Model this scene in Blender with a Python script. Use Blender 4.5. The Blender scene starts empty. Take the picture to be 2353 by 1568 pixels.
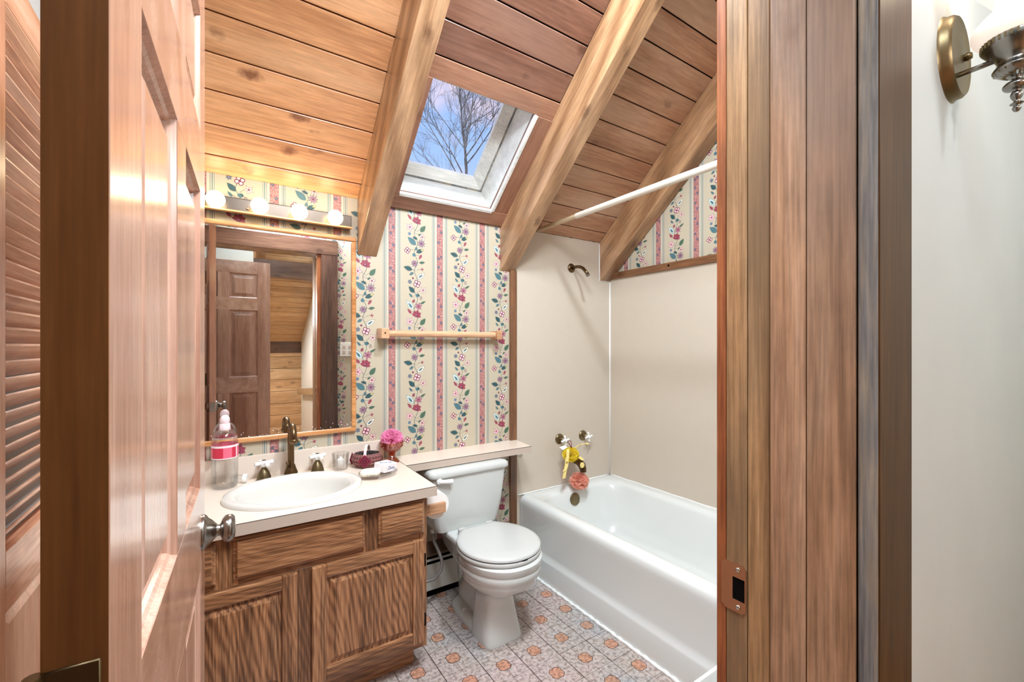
import bpy, bmesh, math, random
import numpy as np
from mathutils import Vector, Matrix, Euler
from math import sin, cos, pi, radians
sc = bpy.context.scene
COL = sc.collection
random.seed(7)

# ------------------------------------------------------------------ camera
cam = bpy.data.cameras.new('camera'); camo = bpy.data.objects.new('camera', cam); COL.objects.link(camo)
camo.location = (0, 0, 1.3); camo.rotation_euler = (pi/2, 0, -radians(33.63))
cam.sensor_width = 36; cam.lens = 1002.35/2353*36
cam.shift_y = 10.8/2353
cam.clip_start = 0.02
sc.camera = camo

# ------------------------------------------------------------------ view / world
sc.view_settings.view_transform = 'Standard'; sc.view_settings.look = 'None'
sc.view_settings.exposure = 0.7; sc.view_settings.gamma = 1; sc.view_settings.use_curve_mapping = False

def make_world():
    w = bpy.data.worlds.new('world'); sc.world = w; w.use_nodes = True
    nt = w.node_tree; nt.nodes.clear(); N = nt.nodes.new; L = nt.links.new
    out = N('ShaderNodeOutputWorld'); bg = N('ShaderNodeBackground'); tc = N('ShaderNodeTexCoord')
    mp = N('ShaderNodeMapping'); mp.inputs['Scale'].default_value = (1, 1, 1.7)
    no = N('ShaderNodeTexNoise'); no.inputs['Scale'].default_value = 5.5; no.inputs['Detail'].default_value = 8; no.inputs['Roughness'].default_value = .6
    L(tc.outputs['Generated'], mp.inputs['Vector']); L(mp.outputs[0], no.inputs['Vector'])
    sp = N('ShaderNodeSeparateXYZ'); L(tc.outputs['Generated'], sp.inputs[0])
    g = N('ShaderNodeValToRGB'); L(sp.outputs['Z'], g.inputs[0])
    e = g.color_ramp.elements; e[0].position = 0; e[0].color = (.62, .74, .95, 1); e[1].position = .8; e[1].color = (.2, .36, .88, 1)
    m = e = g.color_ramp.elements.new(.42); m.color = (.36, .56, .98, 1)
    cr = N('ShaderNodeValToRGB'); L(no.outputs['Fac'], cr.inputs[0]); ce = cr.color_ramp.elements
    ce[0].position = .44; ce[0].color = (0, 0, 0, 1); ce[1].position = .64; ce[1].color = (.85, .85, .85, 1)
    mx = N('ShaderNodeMixRGB'); mx.inputs[2].default_value = (.92, .74, .84, 1)
    L(cr.outputs[0], mx.inputs[0]); L(g.outputs[0], mx.inputs[1]); L(mx.outputs[0], bg.inputs[0])
    bg.inputs[1].default_value = .68
    L(bg.outputs[0], out.inputs[0])
make_world()

def area(name, loc, target, size, power, color=(1, .95, .88), sy=None):
    l = bpy.data.lights.new(name, 'AREA'); l.energy = power; l.color = color; l.size = size
    if sy: l.shape = 'RECTANGLE'; l.size_y = sy
    o = bpy.data.objects.new(name, l); COL.objects.link(o); o.location = loc
    o.rotation_euler = (Vector(target)-Vector(loc)).to_track_quat('-Z', 'Y').to_euler()
    return o
def point(name, loc, power, r=.05, color=(1, .93, .85)):
    l = bpy.data.lights.new(name, 'POINT'); l.energy = power; l.color = color; l.shadow_soft_size = r
    o = bpy.data.objects.new(name, l); COL.objects.link(o); o.location = loc
    return o
# ceiling lamp high up in the gable of the bathroom, added fill lights, soft daylight
area('bath_ceiling_lamp', (.92, .62, 3.02), (1.15, 1.9, .2), .16, 27, (.80, .91, 1))
area('bath_fill_light', (.45, .50, 2.47), (1.25, 1.25, .0), .5, 33, (.80, .90, 1))  # added fill, no fixture: lifts the tub front and floor
point('hall_point_fill', (1.3, -.6, 2.1), 11, .12, (.80, .91, 1))  # unseen light added to brighten the grey hall wall
point('stair_fill_light', (.0, -1.75, 1.75), 40, .12, (.94, .95, 1))  # unseen light added to brighten the hall in the mirror
area('hall_fill_lamp', (.25, -.2, 2.6), (.75, 1.2, .9), .3, 7, (.80, .90, 1))  # fill added behind the camera, aimed through the doorway
sun = bpy.data.lights.new('daylight', 'SUN'); sun.energy = 1.1; sun.angle = radians(70); sun.color = (.82, .92, 1)
suno = bpy.data.objects.new('daylight', sun); COL.objects.link(suno); suno.rotation_euler = Vector((.12, -.62, -.78)).to_track_quat('-Z', 'Y').to_euler()

# ------------------------------------------------------------------ materials
def srgb(r, g, b):
    f = lambda c: ((c/255)/12.92 if c/255 <= .04045 else ((c/255+.055)/1.055)**2.4)
    return (f(r), f(g), f(b), 1)
MATS = {}
def newmat(name):
    m = bpy.data.materials.new(name); m.use_nodes = True; MATS[name] = m
    nt = m.node_tree; b = nt.nodes['Principled BSDF']
    return m, nt, b
def plain(name, col, rough=.5, metal=0, coat=0, bump=0, bscale=60, var=0, spec=None):
    m, nt, b = newmat(name); N = nt.nodes.new; L = nt.links.new
    b.inputs['Base Color'].default_value = col; b.inputs['Roughness'].default_value = rough; b.inputs['Metallic'].default_value = metal
    b.inputs['Coat Weight'].default_value = coat; b.inputs['Coat Roughness'].default_value = .08
    if spec is not None: b.inputs['Specular IOR Level'].default_value = spec
    tc = N('ShaderNodeTexCoord'); no = N('ShaderNodeTexNoise'); no.inputs['Scale'].default_value = bscale; no.inputs['Detail'].default_value = 4
    L(tc.outputs['Object'], no.inputs['Vector'])
    if bump:
        bp = N('ShaderNodeBump'); bp.inputs['Strength'].default_value = bump; bp.inputs['Distance'].default_value = .002
        L(no.outputs['Fac'], bp.inputs['Height']); L(bp.outputs[0], b.inputs['Normal'])
    if var:
        n2 = N('ShaderNodeTexNoise'); n2.inputs['Scale'].default_value = bscale*.12; n2.inputs['Detail'].default_value = 5; L(tc.outputs['Object'], n2.inputs['Vector'])
        mx = N('ShaderNodeMixRGB'); mx.blend_type = 'MULTIPLY'; mx.inputs[1].default_value = col
        r = N('ShaderNodeValToRGB'); r.color_ramp.elements[0].position = .3; r.color_ramp.elements[0].color = (1-var, 1-var, 1-var, 1); r.color_ramp.elements[1].position = .7
        L(n2.outputs['Fac'], r.inputs[0]); L(r.outputs[0], mx.inputs[2]); mx.inputs[0].default_value = 1; L(mx.outputs[0], b.inputs['Base Color'])
    return m
def wood(name, cols, axis='x', rough=.35, spec=.5, pores=0, mottle=.16, knots=.0, coat=.0, stretch=.06, scale=9, bump=.15, vary=.25, fine=.35, rings=0, ringscale=9, patch=0, patchcol=None, knotcol=None, pscale=1.5):
    """cols: dark, mid, light.  grain runs along the object's local axis"""
    m, nt, b = newmat(name); N = nt.nodes.new; L = nt.links.new
    tc = N('ShaderNodeTexCoord'); oi = N('ShaderNodeObjectInfo')
    ad = N('ShaderNodeVectorMath'); ad.operation = 'ADD'
    cm = N('ShaderNodeCombineXYZ')
    for i, k in enumerate((37.1, 21.7, 53.3)):
        q = N('ShaderNodeMath'); q.operation = 'MULTIPLY'; q.inputs[1].default_value = k; L(oi.outputs['Random'], q.inputs[0]); L(q.outputs[0], cm.inputs[i])
    L(tc.outputs['Object'], ad.inputs[0]); L(cm.outputs[0], ad.inputs[1])
    s = [1, 1, 1]; s['xyz'.index(axis)] = stretch
    mp = N('ShaderNodeMapping'); mp.inputs['Scale'].default_value = s; L(ad.outputs[0], mp.inputs['Vector'])
    n1 = N('ShaderNodeTexNoise'); n1.inputs['Scale'].default_value = scale; n1.inputs['Detail'].default_value = 5; n1.inputs['Distortion'].default_value = .6
    L(mp.outputs[0], n1.inputs['Vector'])
    n2 = N('ShaderNodeTexNoise'); n2.inputs['Scale'].default_value = scale*14; n2.inputs['Detail'].default_value = 3; L(mp.outputs[0], n2.inputs['Vector'])
    fac = n1.outputs['Fac']
    if rings:
        wv = N('ShaderNodeTexWave'); wv.wave_type = 'BANDS'; wv.bands_direction = {'x': 'Y', 'y': 'X', 'z': 'X'}[axis]
        s2 = [1, 1, 1]; s2['xyz'.index(axis)] = .22
        m2 = N('ShaderNodeMapping'); m2.inputs['Scale'].default_value = s2; L(ad.outputs[0], m2.inputs['Vector'])
        wv.bands_direction = 'DIAGONAL'
        wv.inputs['Scale'].default_value = ringscale; wv.inputs['Distortion'].default_value = 9; wv.inputs['Detail'].default_value = 1.5; wv.inputs['Detail Scale'].default_value = .55
        L(m2.outputs[0], wv.inputs['Vector'])
        mm = N('ShaderNodeMix'); mm.data_type = 'FLOAT'; mm.inputs[0].default_value = rings
        L(fac, mm.inputs[2]); L(wv.outputs['Fac'], mm.inputs[3]); fac = mm.outputs[0]
    mf = N('ShaderNodeMix'); mf.data_type = 'FLOAT'; mf.inputs[0].default_value = fine; L(fac, mf.inputs[2]); L(n2.outputs['Fac'], mf.inputs[3])
    r = N('ShaderNodeValToRGB'); L(mf.outputs[0], r.inputs[0]); e = r.color_ramp.elements
    e[0].position = .36; e[0].color = cols[0]; e[1].position = .61; e[1].color = cols[2]; x = e.new(.48); x.color = cols[1]
    col = r.outputs[0]
    fm = N('ShaderNodeMapping'); s9 = [1, 1, 1]; s9['xyz'.index(axis)] = .03; fm.inputs['Scale'].default_value = s9; L(ad.outputs[0], fm.inputs['Vector'])
    fn_ = N('ShaderNodeTexNoise'); fn_.inputs['Scale'].default_value = 300; fn_.inputs['Detail'].default_value = 2; L(fm.outputs[0], fn_.inputs['Vector'])
    bn = N('ShaderNodeTexNoise'); bn.inputs['Scale'].default_value = 26; bn.inputs['Detail'].default_value = 6; bn.inputs['Roughness'].default_value = .65
    bmn = N('ShaderNodeMapping'); s8 = [1, 1, 1]; s8['xyz'.index(axis)] = .35; bmn.inputs['Scale'].default_value = s8; L(ad.outputs[0], bmn.inputs['Vector']); L(bmn.outputs[0], bn.inputs['Vector'])
    sm = N('ShaderNodeMath'); sm.operation = 'ADD'; L(fn_.outputs['Fac'], sm.inputs[0]); L(bn.outputs['Fac'], sm.inputs[1])
    gm = N('ShaderNodeMapRange'); gm.inputs['From Min'].default_value = .7; gm.inputs['From Max'].default_value = 1.3; gm.inputs['To Min'].default_value = 1-mottle; gm.inputs['To Max'].default_value = 1+mottle; L(sm.outputs[0], gm.inputs['Value'])
    gx = N('ShaderNodeHueSaturation'); L(gm.outputs[0], gx.inputs['Value']); L(col, gx.inputs['Color']); col = gx.outputs[0]
    if patch:
        n3 = N('ShaderNodeTexNoise'); n3.inputs['Scale'].default_value = pscale*2.2; n3.inputs['Detail'].default_value = 5
        m3 = N('ShaderNodeMapping'); s3 = [1, 1, 1]; s3['xyz'.index(axis)] = .35; m3.inputs['Scale'].default_value = s3
        L(ad.outputs[0], m3.inputs['Vector']); L(m3.outputs[0], n3.inputs['Vector'])
        pr = N('ShaderNodeValToRGB'); pr.color_ramp.elements[0].position = .48; pr.color_ramp.elements[0].color = (0, 0, 0, 1)
        pr.color_ramp.elements[1].position = .66; pr.color_ramp.elements[1].color = (patch, patch, patch, 1); L(n3.outputs['Fac'], pr.inputs[0])
        mx = N('ShaderNodeMixRGB'); L(pr.outputs[0], mx.inputs[0]); L(col, mx.inputs[1]); mx.inputs[2].default_value = patchcol; col = mx.outputs[0]
    if pores:
        pm = N('ShaderNodeMapping'); s5 = [1, 1, 1]; s5['xyz'.index(axis)] = .022; pm.inputs['Scale'].default_value = s5; L(ad.outputs[0], pm.inputs['Vector'])
        pn = N('ShaderNodeTexNoise'); pn.inputs['Scale'].default_value = 210; pn.inputs['Detail'].default_value = 2; L(pm.outputs[0], pn.inputs['Vector'])
        pa = N('ShaderNodeMath'); pa.operation = 'MULTIPLY_ADD'; pa.inputs[1].default_value = .35; L(n1.outputs['Fac'], pa.inputs[0]); L(pn.outputs['Fac'], pa.inputs[2])
        pr2 = N('ShaderNodeValToRGB'); pr2.color_ramp.elements[0].position = .58; pr2.color_ramp.elements[0].color = (pores,)*3+(1,); pr2.color_ramp.elements[1].position = .68; pr2.color_ramp.elements[1].color = (0, 0, 0, 1); L(pa.outputs[0], pr2.inputs[0])
        mx = N('ShaderNodeMixRGB'); L(pr2.outputs[0], mx.inputs[0]); L(col, mx.inputs[1]); mx.inputs[2].default_value = tuple(c*.45 for c in cols[0][:3])+(1,); col = mx.outputs[0]
    if knots:
        kp = N('ShaderNodeMapping'); s4 = [1, 1, 1]; s4['xyz'.index(axis)] = .55; kp.inputs['Scale'].default_value = s4; L(ad.outputs[0], kp.inputs['Vector'])
        nz = N('ShaderNodeTexNoise'); nz.inputs['Scale'].default_value = 30; L(ad.outputs[0], nz.inputs['Vector'])
        dd = N('ShaderNodeVectorMath'); dd.operation = 'MULTIPLY_ADD'; dd.inputs[1].default_value = (.03, .03, .03); L(nz.outputs['Color'], dd.inputs[0]); L(kp.outputs[0], dd.inputs[2])
        vo = N('ShaderNodeTexVoronoi'); vo.inputs['Scale'].default_value = 7.5; vo.feature = 'F1'; L(dd.outputs[0], vo.inputs['Vector'])
        kr = N('ShaderNodeValToRGB'); kr.color_ramp.elements[0].position = .07; kr.color_ramp.elements[0].color = (knots,)*3+(1,)
        kr.color_ramp.elements[1].position = .19; kr.color_ramp.elements[1].color = (0, 0, 0, 1); L(vo.outputs['Distance'], kr.inputs[0])
        mx = N('ShaderNodeMixRGB'); L(kr.outputs[0], mx.inputs[0]); L(col, mx.inputs[1]); mx.inputs[2].default_value = knotcol or tuple(c*.35 for c in cols[0][:3])+(1,); col = mx.outputs[0]
    if vary:
        hv = N('ShaderNodeHueSaturation'); mr = N('ShaderNodeMapRange'); mr.inputs['To Min'].default_value = 1-vary; mr.inputs['To Max'].default_value = 1+vary*.7
        L(oi.outputs['Random'], mr.inputs['Value']); L(mr.outputs[0], hv.inputs['Value']); L(col, hv.inputs['Color']); col = hv.outputs[0]
    L(col, b.inputs['Base Color']); b.inputs['Roughness'].default_value = rough
    b.inputs['Specular IOR Level'].default_value = spec; b.inputs['Coat Weight'].default_value = coat; b.inputs['Coat Roughness'].default_value = .18
    bp = N('ShaderNodeBump'); bp.inputs['Strength'].default_value = bump; bp.inputs['Distance'].default_value = .0015
    L(mf.outputs[0], bp.inputs['Height']); L(bp.outputs[0], b.inputs['Normal'])
    return m
def emit(name, col, st):
    m, nt, b = newmat(name); b.inputs['Emission Color'].default_value = col; b.inputs['Emission Strength'].default_value = st; b.inputs['Base Color'].default_value = col
    return m
def clear(name, tint=(1, 1, 1, 1), gloss=.12, rough=.02, facing=1.0):
    """thin clear glass or plastic: light goes through, edges reflect"""
    m = bpy.data.materials.new(name); m.use_nodes = True; nt = m.node_tree; nt.nodes.clear(); N = nt.nodes.new; L = nt.links.new
    out = N('ShaderNodeOutputMaterial'); t = N('ShaderNodeBsdfTransparent'); t.inputs[0].default_value = tint
    g = N('ShaderNodeBsdfGlossy'); g.inputs['Roughness'].default_value = rough
    lw = N('ShaderNodeLayerWeight'); lw.inputs['Blend'].default_value = .35
    ma = N('ShaderNodeMath'); ma.operation = 'MULTIPLY_ADD'; ma.inputs[1].default_value = facing*.8; ma.inputs[2].default_value = gloss*.4; L(lw.outputs['Fresnel'], ma.inputs[0]); ma.use_clamp = True
    mx = N('ShaderNodeMixShader'); L(ma.outputs[0], mx.inputs[0]); L(t.outputs[0], mx.inputs[1]); L(g.outputs[0], mx.inputs[2]); L(mx.outputs[0], out.inputs[0])
    MATS[name] = m; return m

S = srgb
PINE = (S(194, 136, 92), S(220, 162, 114), S(234, 182, 136))
wood('ceil_orange', PINE, 'x', .38, knots=.8, scale=7, vary=.1, coat=.25, knotcol=S(110, 52, 24))
wood('ceil_red', (S(84, 54, 42), S(108, 72, 56), S(128, 90, 72)), 'x', .4, knots=.6, scale=7, vary=.12, coat=.15, patch=.4, patchcol=S(134, 106, 92), knotcol=S(70, 40, 30))
wood('ceil_pale', (S(158, 112, 84), S(184, 138, 106), S(200, 158, 128)), 'x', .42, knots=.45, scale=7, vary=.1, coat=.1, patch=.5, patchcol=S(204, 176, 152), knotcol=S(96, 62, 44))
wood('rafter_wood', (S(134, 96, 66), S(168, 128, 92), S(192, 152, 114)), 'y', .36, mottle=.26, knots=.6, scale=6, vary=.05, coat=.3, stretch=.05, rings=.25, ringscale=5, patch=.5, patchcol=S(150, 118, 92), knotcol=S(84, 50, 30))
wood('sky_trim', (S(120, 78, 58), S(150, 104, 80), S(170, 124, 98)), 'x', .38, knots=.4, scale=7, vary=.08, coat=.2, patch=.4, patchcol=S(138, 108, 92))
wood('sky_trim_y', (S(120, 78, 58), S(150, 104, 80), S(170, 124, 98)), 'y', .38, knots=.4, scale=7, vary=.08, coat=.2, patch=.4, patchcol=S(138, 108, 92))
wood('white_wood', (S(205, 206, 200), S(222, 222, 216), S(232, 232, 226)), 'x', .5, knots=.12, scale=6, vary=.02, knotcol=S(150, 150, 146))
wood('door_wood_z', (S(164, 120, 100), S(190, 146, 124), S(206, 166, 146)), 'z', .22, scale=10, vary=.04, coat=.55, fine=.25)
wood('door_wood_y', (S(164, 120, 100), S(190, 146, 124), S(206, 166, 146)), 'y', .22, scale=10, vary=.04, coat=.55, fine=.25)
wood('door_edge_shaded', (S(104, 62, 30), S(122, 76, 38), S(136, 88, 46)), 'z', .35, scale=8, vary=0, coat=.1)  # door wood with the dim hall's shade put into its colour
wood('louver_wood', (S(192, 134, 104), S(218, 164, 132), S(234, 190, 162)), 'y', .3, scale=12, vary=.1, coat=.3, knots=.3)
wood('louver_stile', (S(192, 134, 104), S(218, 164, 132), S(234, 190, 162)), 'z', .3, scale=12, vary=.05, coat=.3)
JB = dict(mottle=.34, rough=.42, coat=.15, scale=9, stretch=.05, vary=.03)
wood('jamb_wood', (S(128, 98, 64), S(168, 132, 92), S(192, 158, 118)), 'z', patch=.75, patchcol=S(122, 104, 80), knots=.3, knotcol=S(74, 38, 20), **JB)
wood('jamb_wood_red', (S(130, 98, 72), S(168, 132, 102), S(186, 154, 126)), 'z', patch=.7, patchcol=S(146, 132, 122), knots=.3, knotcol=S(74, 38, 20), **JB)
wood('jamb_edge', (S(108, 56, 30), S(142, 80, 44), S(168, 104, 62)), 'z', knots=.9, knotcol=S(64, 22, 12), **JB)
wood('casing_edge', (S(92, 96, 98), S(138, 138, 134), S(176, 160, 134)), 'z', patch=.6, patchcol=S(104, 112, 122), **dict(JB, scale=22))
wood('casing_dark', (S(54, 32, 12), S(72, 46, 20), S(90, 60, 30)), 'z', rough=.42, coat=0, spec=.2, scale=10, vary=0)
wood('dark_wood_z', (S(58, 36, 26), S(88, 60, 46), S(116, 84, 66)), 'z', rough=.35, coat=.3, scale=8, knots=.5, vary=.06)
wood('dark_wood_x', (S(66, 44, 34), S(98, 68, 52), S(122, 90, 70)), 'x', rough=.35, coat=.3, scale=8, knots=.5, vary=.06)
OAK = (S(108, 70, 44), S(156, 106, 70), S(184, 134, 94))
wood('oak_x', OAK, 'x', .36, scale=20, rings=.16, ringscale=34, fine=.4, stretch=.035, pores=.6, vary=.06, coat=.25, bump=.3)
wood('oak_z', OAK, 'z', .36, scale=20, rings=.16, ringscale=34, fine=.4, stretch=.035, pores=.6, vary=.06, coat=.25, bump=.3)
wood('oak_panel', (S(98, 62, 38), S(152, 102, 66), S(182, 130, 90)), 'z', .36, pores=.55, scale=16, rings=.3, ringscale=30, fine=.42, stretch=.035, vary=.04, coat=.25, bump=.3)
wood('mirror_frame', (S(176, 112, 60), S(204, 142, 88), S(224, 168, 112)), 'x', .3, scale=12, vary=.02, coat=.4)
wood('trim_brown', (S(84, 52, 32), S(112, 74, 48), S(134, 92, 62)), 'z', .4, scale=9, knots=.5, vary=.03, coat=.2)
wood('trim_brown_y', (S(92, 58, 36), S(120, 80, 52), S(140, 98, 66)), 'y', .4, scale=9, knots=.5, vary=.03, coat=.2)
wood('towel_wood', (S(168, 118, 84), S(200, 152, 114), S(222, 178, 140)), 'x', .3, scale=9, knots=.4, vary=.02, coat=.4)
wood('hall_boards', (S(178, 140, 98), S(204, 166, 122), S(220, 186, 144)), 'x', .4, scale=6, knots=.5, vary=.1, coat=.2)
wood('hall_floor', (S(160, 112, 70), S(186, 138, 92), S(204, 158, 110)), 'x', .4, scale=6, knots=.4, vary=.1)
wood('handrail_wood', (S(150, 120, 84), S(176, 146, 108), S(196, 168, 130)), 'y', .4, scale=8)
wood('bark', (S(70, 62, 58), S(120, 112, 106), S(190, 184, 178)), 'z', .8, scale=6)
plain('black_gap', S(10, 9, 8), .9, spec=.1)
plain('gray_wall', S(190, 194, 192), .55, bump=.12, bscale=45, var=.05)
plain('hall_white', S(226, 226, 216), .6, var=.03)
plain('surround', S(206, 193, 176), .34, bump=.05, bscale=140, var=.02)
plain('caulk', S(240, 240, 236), .4, bump=.2)
plain('tub_enamel', S(224, 226, 222), .16, coat=.5, bump=.02, bscale=20)
plain('porcelain', S(206, 208, 204), .1, coat=.6, bscale=20)
plain('seat_plastic', S(200, 201, 197), .22, coat=.2)
plain('bisque', S(224, 221, 214), .1, coat=.6)
plain('laminate', S(232, 216, 200), .3, coat=.15, bscale=300, bump=.03)
plain('laminate_edge', S(198, 180, 164), .4)
plain('laminate_line', S(60, 48, 42), .6)
plain('bronze', S(122, 98, 70), .34, 1, bscale=70, bump=.25, var=.35)
plain('old_brass', S(134, 118, 88), .38, 1, bscale=60, bump=.1, var=.3)
plain('nickel', S(150, 146, 140), .24, 1, bscale=60, var=.1)
plain('brown_nickel', S(196, 160, 130), .3, 1)
plain('bar_metal', S(84, 74, 66), .3, 1)
plain('white_ceramic', S(246, 246, 244), .12, coat=.5)
plain('chrome', S(210, 210, 210), .12, 1)
plain('white_plastic', S(238, 238, 234), .35)
plain('rod_paint', S(226, 218, 204), .3, coat=.2)
plain('rod_cream', S(206, 184, 150), .35)
plain('heater_white', S(206, 204, 194), .4, var=.1)
plain('heater_top', S(120, 96, 76), .5, var=.3)
plain('hose_gray', S(150, 146, 142), .35, .4)
plain('paper', S(244, 242, 238), .8)
plain('soap', S(246, 238, 222), .35)
plain('soap_box', S(238, 234, 236), .45)
plain('ink_blue', S(70, 84, 140), .5)
plain('ink_black', S(20, 18, 18), .5)
plain('label_red', S(206, 44, 72), .4)
plain('label_pink', S(238, 110, 134), .4)
plain('label_white', S(244, 226, 230), .4)
plain('cap_pink', S(250, 222, 226), .35)
plain('pouf_pink', S(255, 160, 205), .6, var=.2, bscale=90)
plain('pouf_magenta', S(220, 96, 196), .6, var=.2, bscale=90)
plain('pouf_yellow', S(246, 226, 60), .6, var=.1, bscale=90)
plain('pouf_salmon', S(232, 140, 116), .6, var=.2, bscale=90)
plain('ribbon_yellow', S(246, 222, 140), .5)
plain('cord_maroon', S(110, 20, 40), .6)
plain('basket_weave', S(120, 66, 62), .7, bump=.8, bscale=220, var=.4)
plain('basket_red', S(176, 66, 92), .7)
plain('basket_dark', S(70, 28, 44), .8)
plain('basket_pale', S(222, 200, 198), .7)
plain('basket_rod', S(150, 100, 96), .7)
plain('potpourri', S(48, 42, 38), .8, bump=1, bscale=200, var=.5)
plain('wax', S(250, 248, 244), .4)
plain('stain_brown', S(172, 132, 100), .6, var=.3, bscale=60)
plain('switch_white', S(226, 224, 216), .35)
def net(name, col):
    m = bpy.data.materials.new(name); m.use_nodes = True; nt = m.node_tree; nt.nodes.clear(); N = nt.nodes.new; L = nt.links.new
    out = N('ShaderNodeOutputMaterial'); d = N('ShaderNodeBsdfDiffuse'); d.inputs[0].default_value = col; t = N('ShaderNodeBsdfTranslucent'); t.inputs[0].default_value = col
    a = N('ShaderNodeMixShader'); a.inputs[0].default_value = .5; L(d.outputs[0], a.inputs[1]); L(t.outputs[0], a.inputs[2])
    tr = N('ShaderNodeBsdfTransparent'); b = N('ShaderNodeMixShader'); b.inputs[0].default_value = .3; L(a.outputs[0], b.inputs[1]); L(tr.outputs[0], b.inputs[2]); L(b.outputs[0], out.inputs[0])
    MATS[name] = m
net('pouf_pink', S(255, 186, 222)); net('pouf_yellow', S(255, 238, 90)); net('pouf_salmon', S(252, 196, 176))
clear('window_glass', (1, 1, 1, 1), .05, facing=.15)
clear('clear_plastic', (.975, .98, .98, 1), .15, .08, facing=.5)
clear('water_clear', (.985, .985, .985, 1), .05, .05, facing=.2)
clear('crystal', (.97, .97, .965, 1), .25, .06, facing=.4)
clear('amber_glass', (.93, .50, .30, 1), .3, .05, facing=.6)
emit('bulb_glow', (1, .80, .48, 1), 11)
emit('shade_glow', (1, .86, .76, 1), .42)
def mirror_mat():
    m, nt, b = newmat('mirror_glass'); N = nt.nodes.new; L = nt.links.new
    b.inputs['Metallic'].default_value = 1; b.inputs['Roughness'].default_value = .0; b.inputs['Base Color'].default_value = (.86, .86, .85, 1)
    tc = N('ShaderNodeTexCoord'); vo = N('ShaderNodeTexVoronoi'); vo.inputs['Scale'].default_value = 85; L(tc.outputs['Object'], vo.inputs['Vector'])
    cr = N('ShaderNodeValToRGB'); cr.color_ramp.elements[0].position = .12; cr.color_ramp.elements[0].color = (1, 1, 1, 1); cr.color_ramp.elements[1].position = .2; cr.color_ramp.elements[1].color = (0, 0, 0, 1)
    L(vo.outputs['Distance'], cr.inputs[0])
    no = N('ShaderNodeTexNoise'); no.inputs['Scale'].default_value = 11; L(tc.outputs['Object'], no.inputs['Vector'])
    sp = N('ShaderNodeSeparateXYZ'); L(tc.outputs['Object'], sp.inputs[0])
    mr = N('ShaderNodeMapRange'); mr.inputs['From Min'].default_value = .98; mr.inputs['From Max'].default_value = .90; L(sp.outputs['Z'], mr.inputs['Value'])
    a = N('ShaderNodeMath'); a.operation = 'MULTIPLY'; L(mr.outputs[0], a.inputs[0]); L(no.outputs['Fac'], a.inputs[1])
    g = N('ShaderNodeMath'); g.operation = 'GREATER_THAN'; g.inputs[1].default_value = .2; L(a.outputs[0], g.inputs[0])
    c2 = N('ShaderNodeMath'); c2.operation = 'MULTIPLY'; L(g.outputs[0], c2.inputs[0]); L(cr.outputs[0], c2.inputs[1])
    d = N('ShaderNodeBsdfDiffuse'); d.inputs[0].default_value = (.8, .78, .74, 1)
    ms = N('ShaderNodeMixShader'); L(c2.outputs[0], ms.inputs[0]); L(b.outputs[0], ms.inputs[1]); L(d.outputs[0], ms.inputs[2])
    L(ms.outputs[0], nt.nodes['Material Output'].inputs[0])
mirror_mat()

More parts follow.
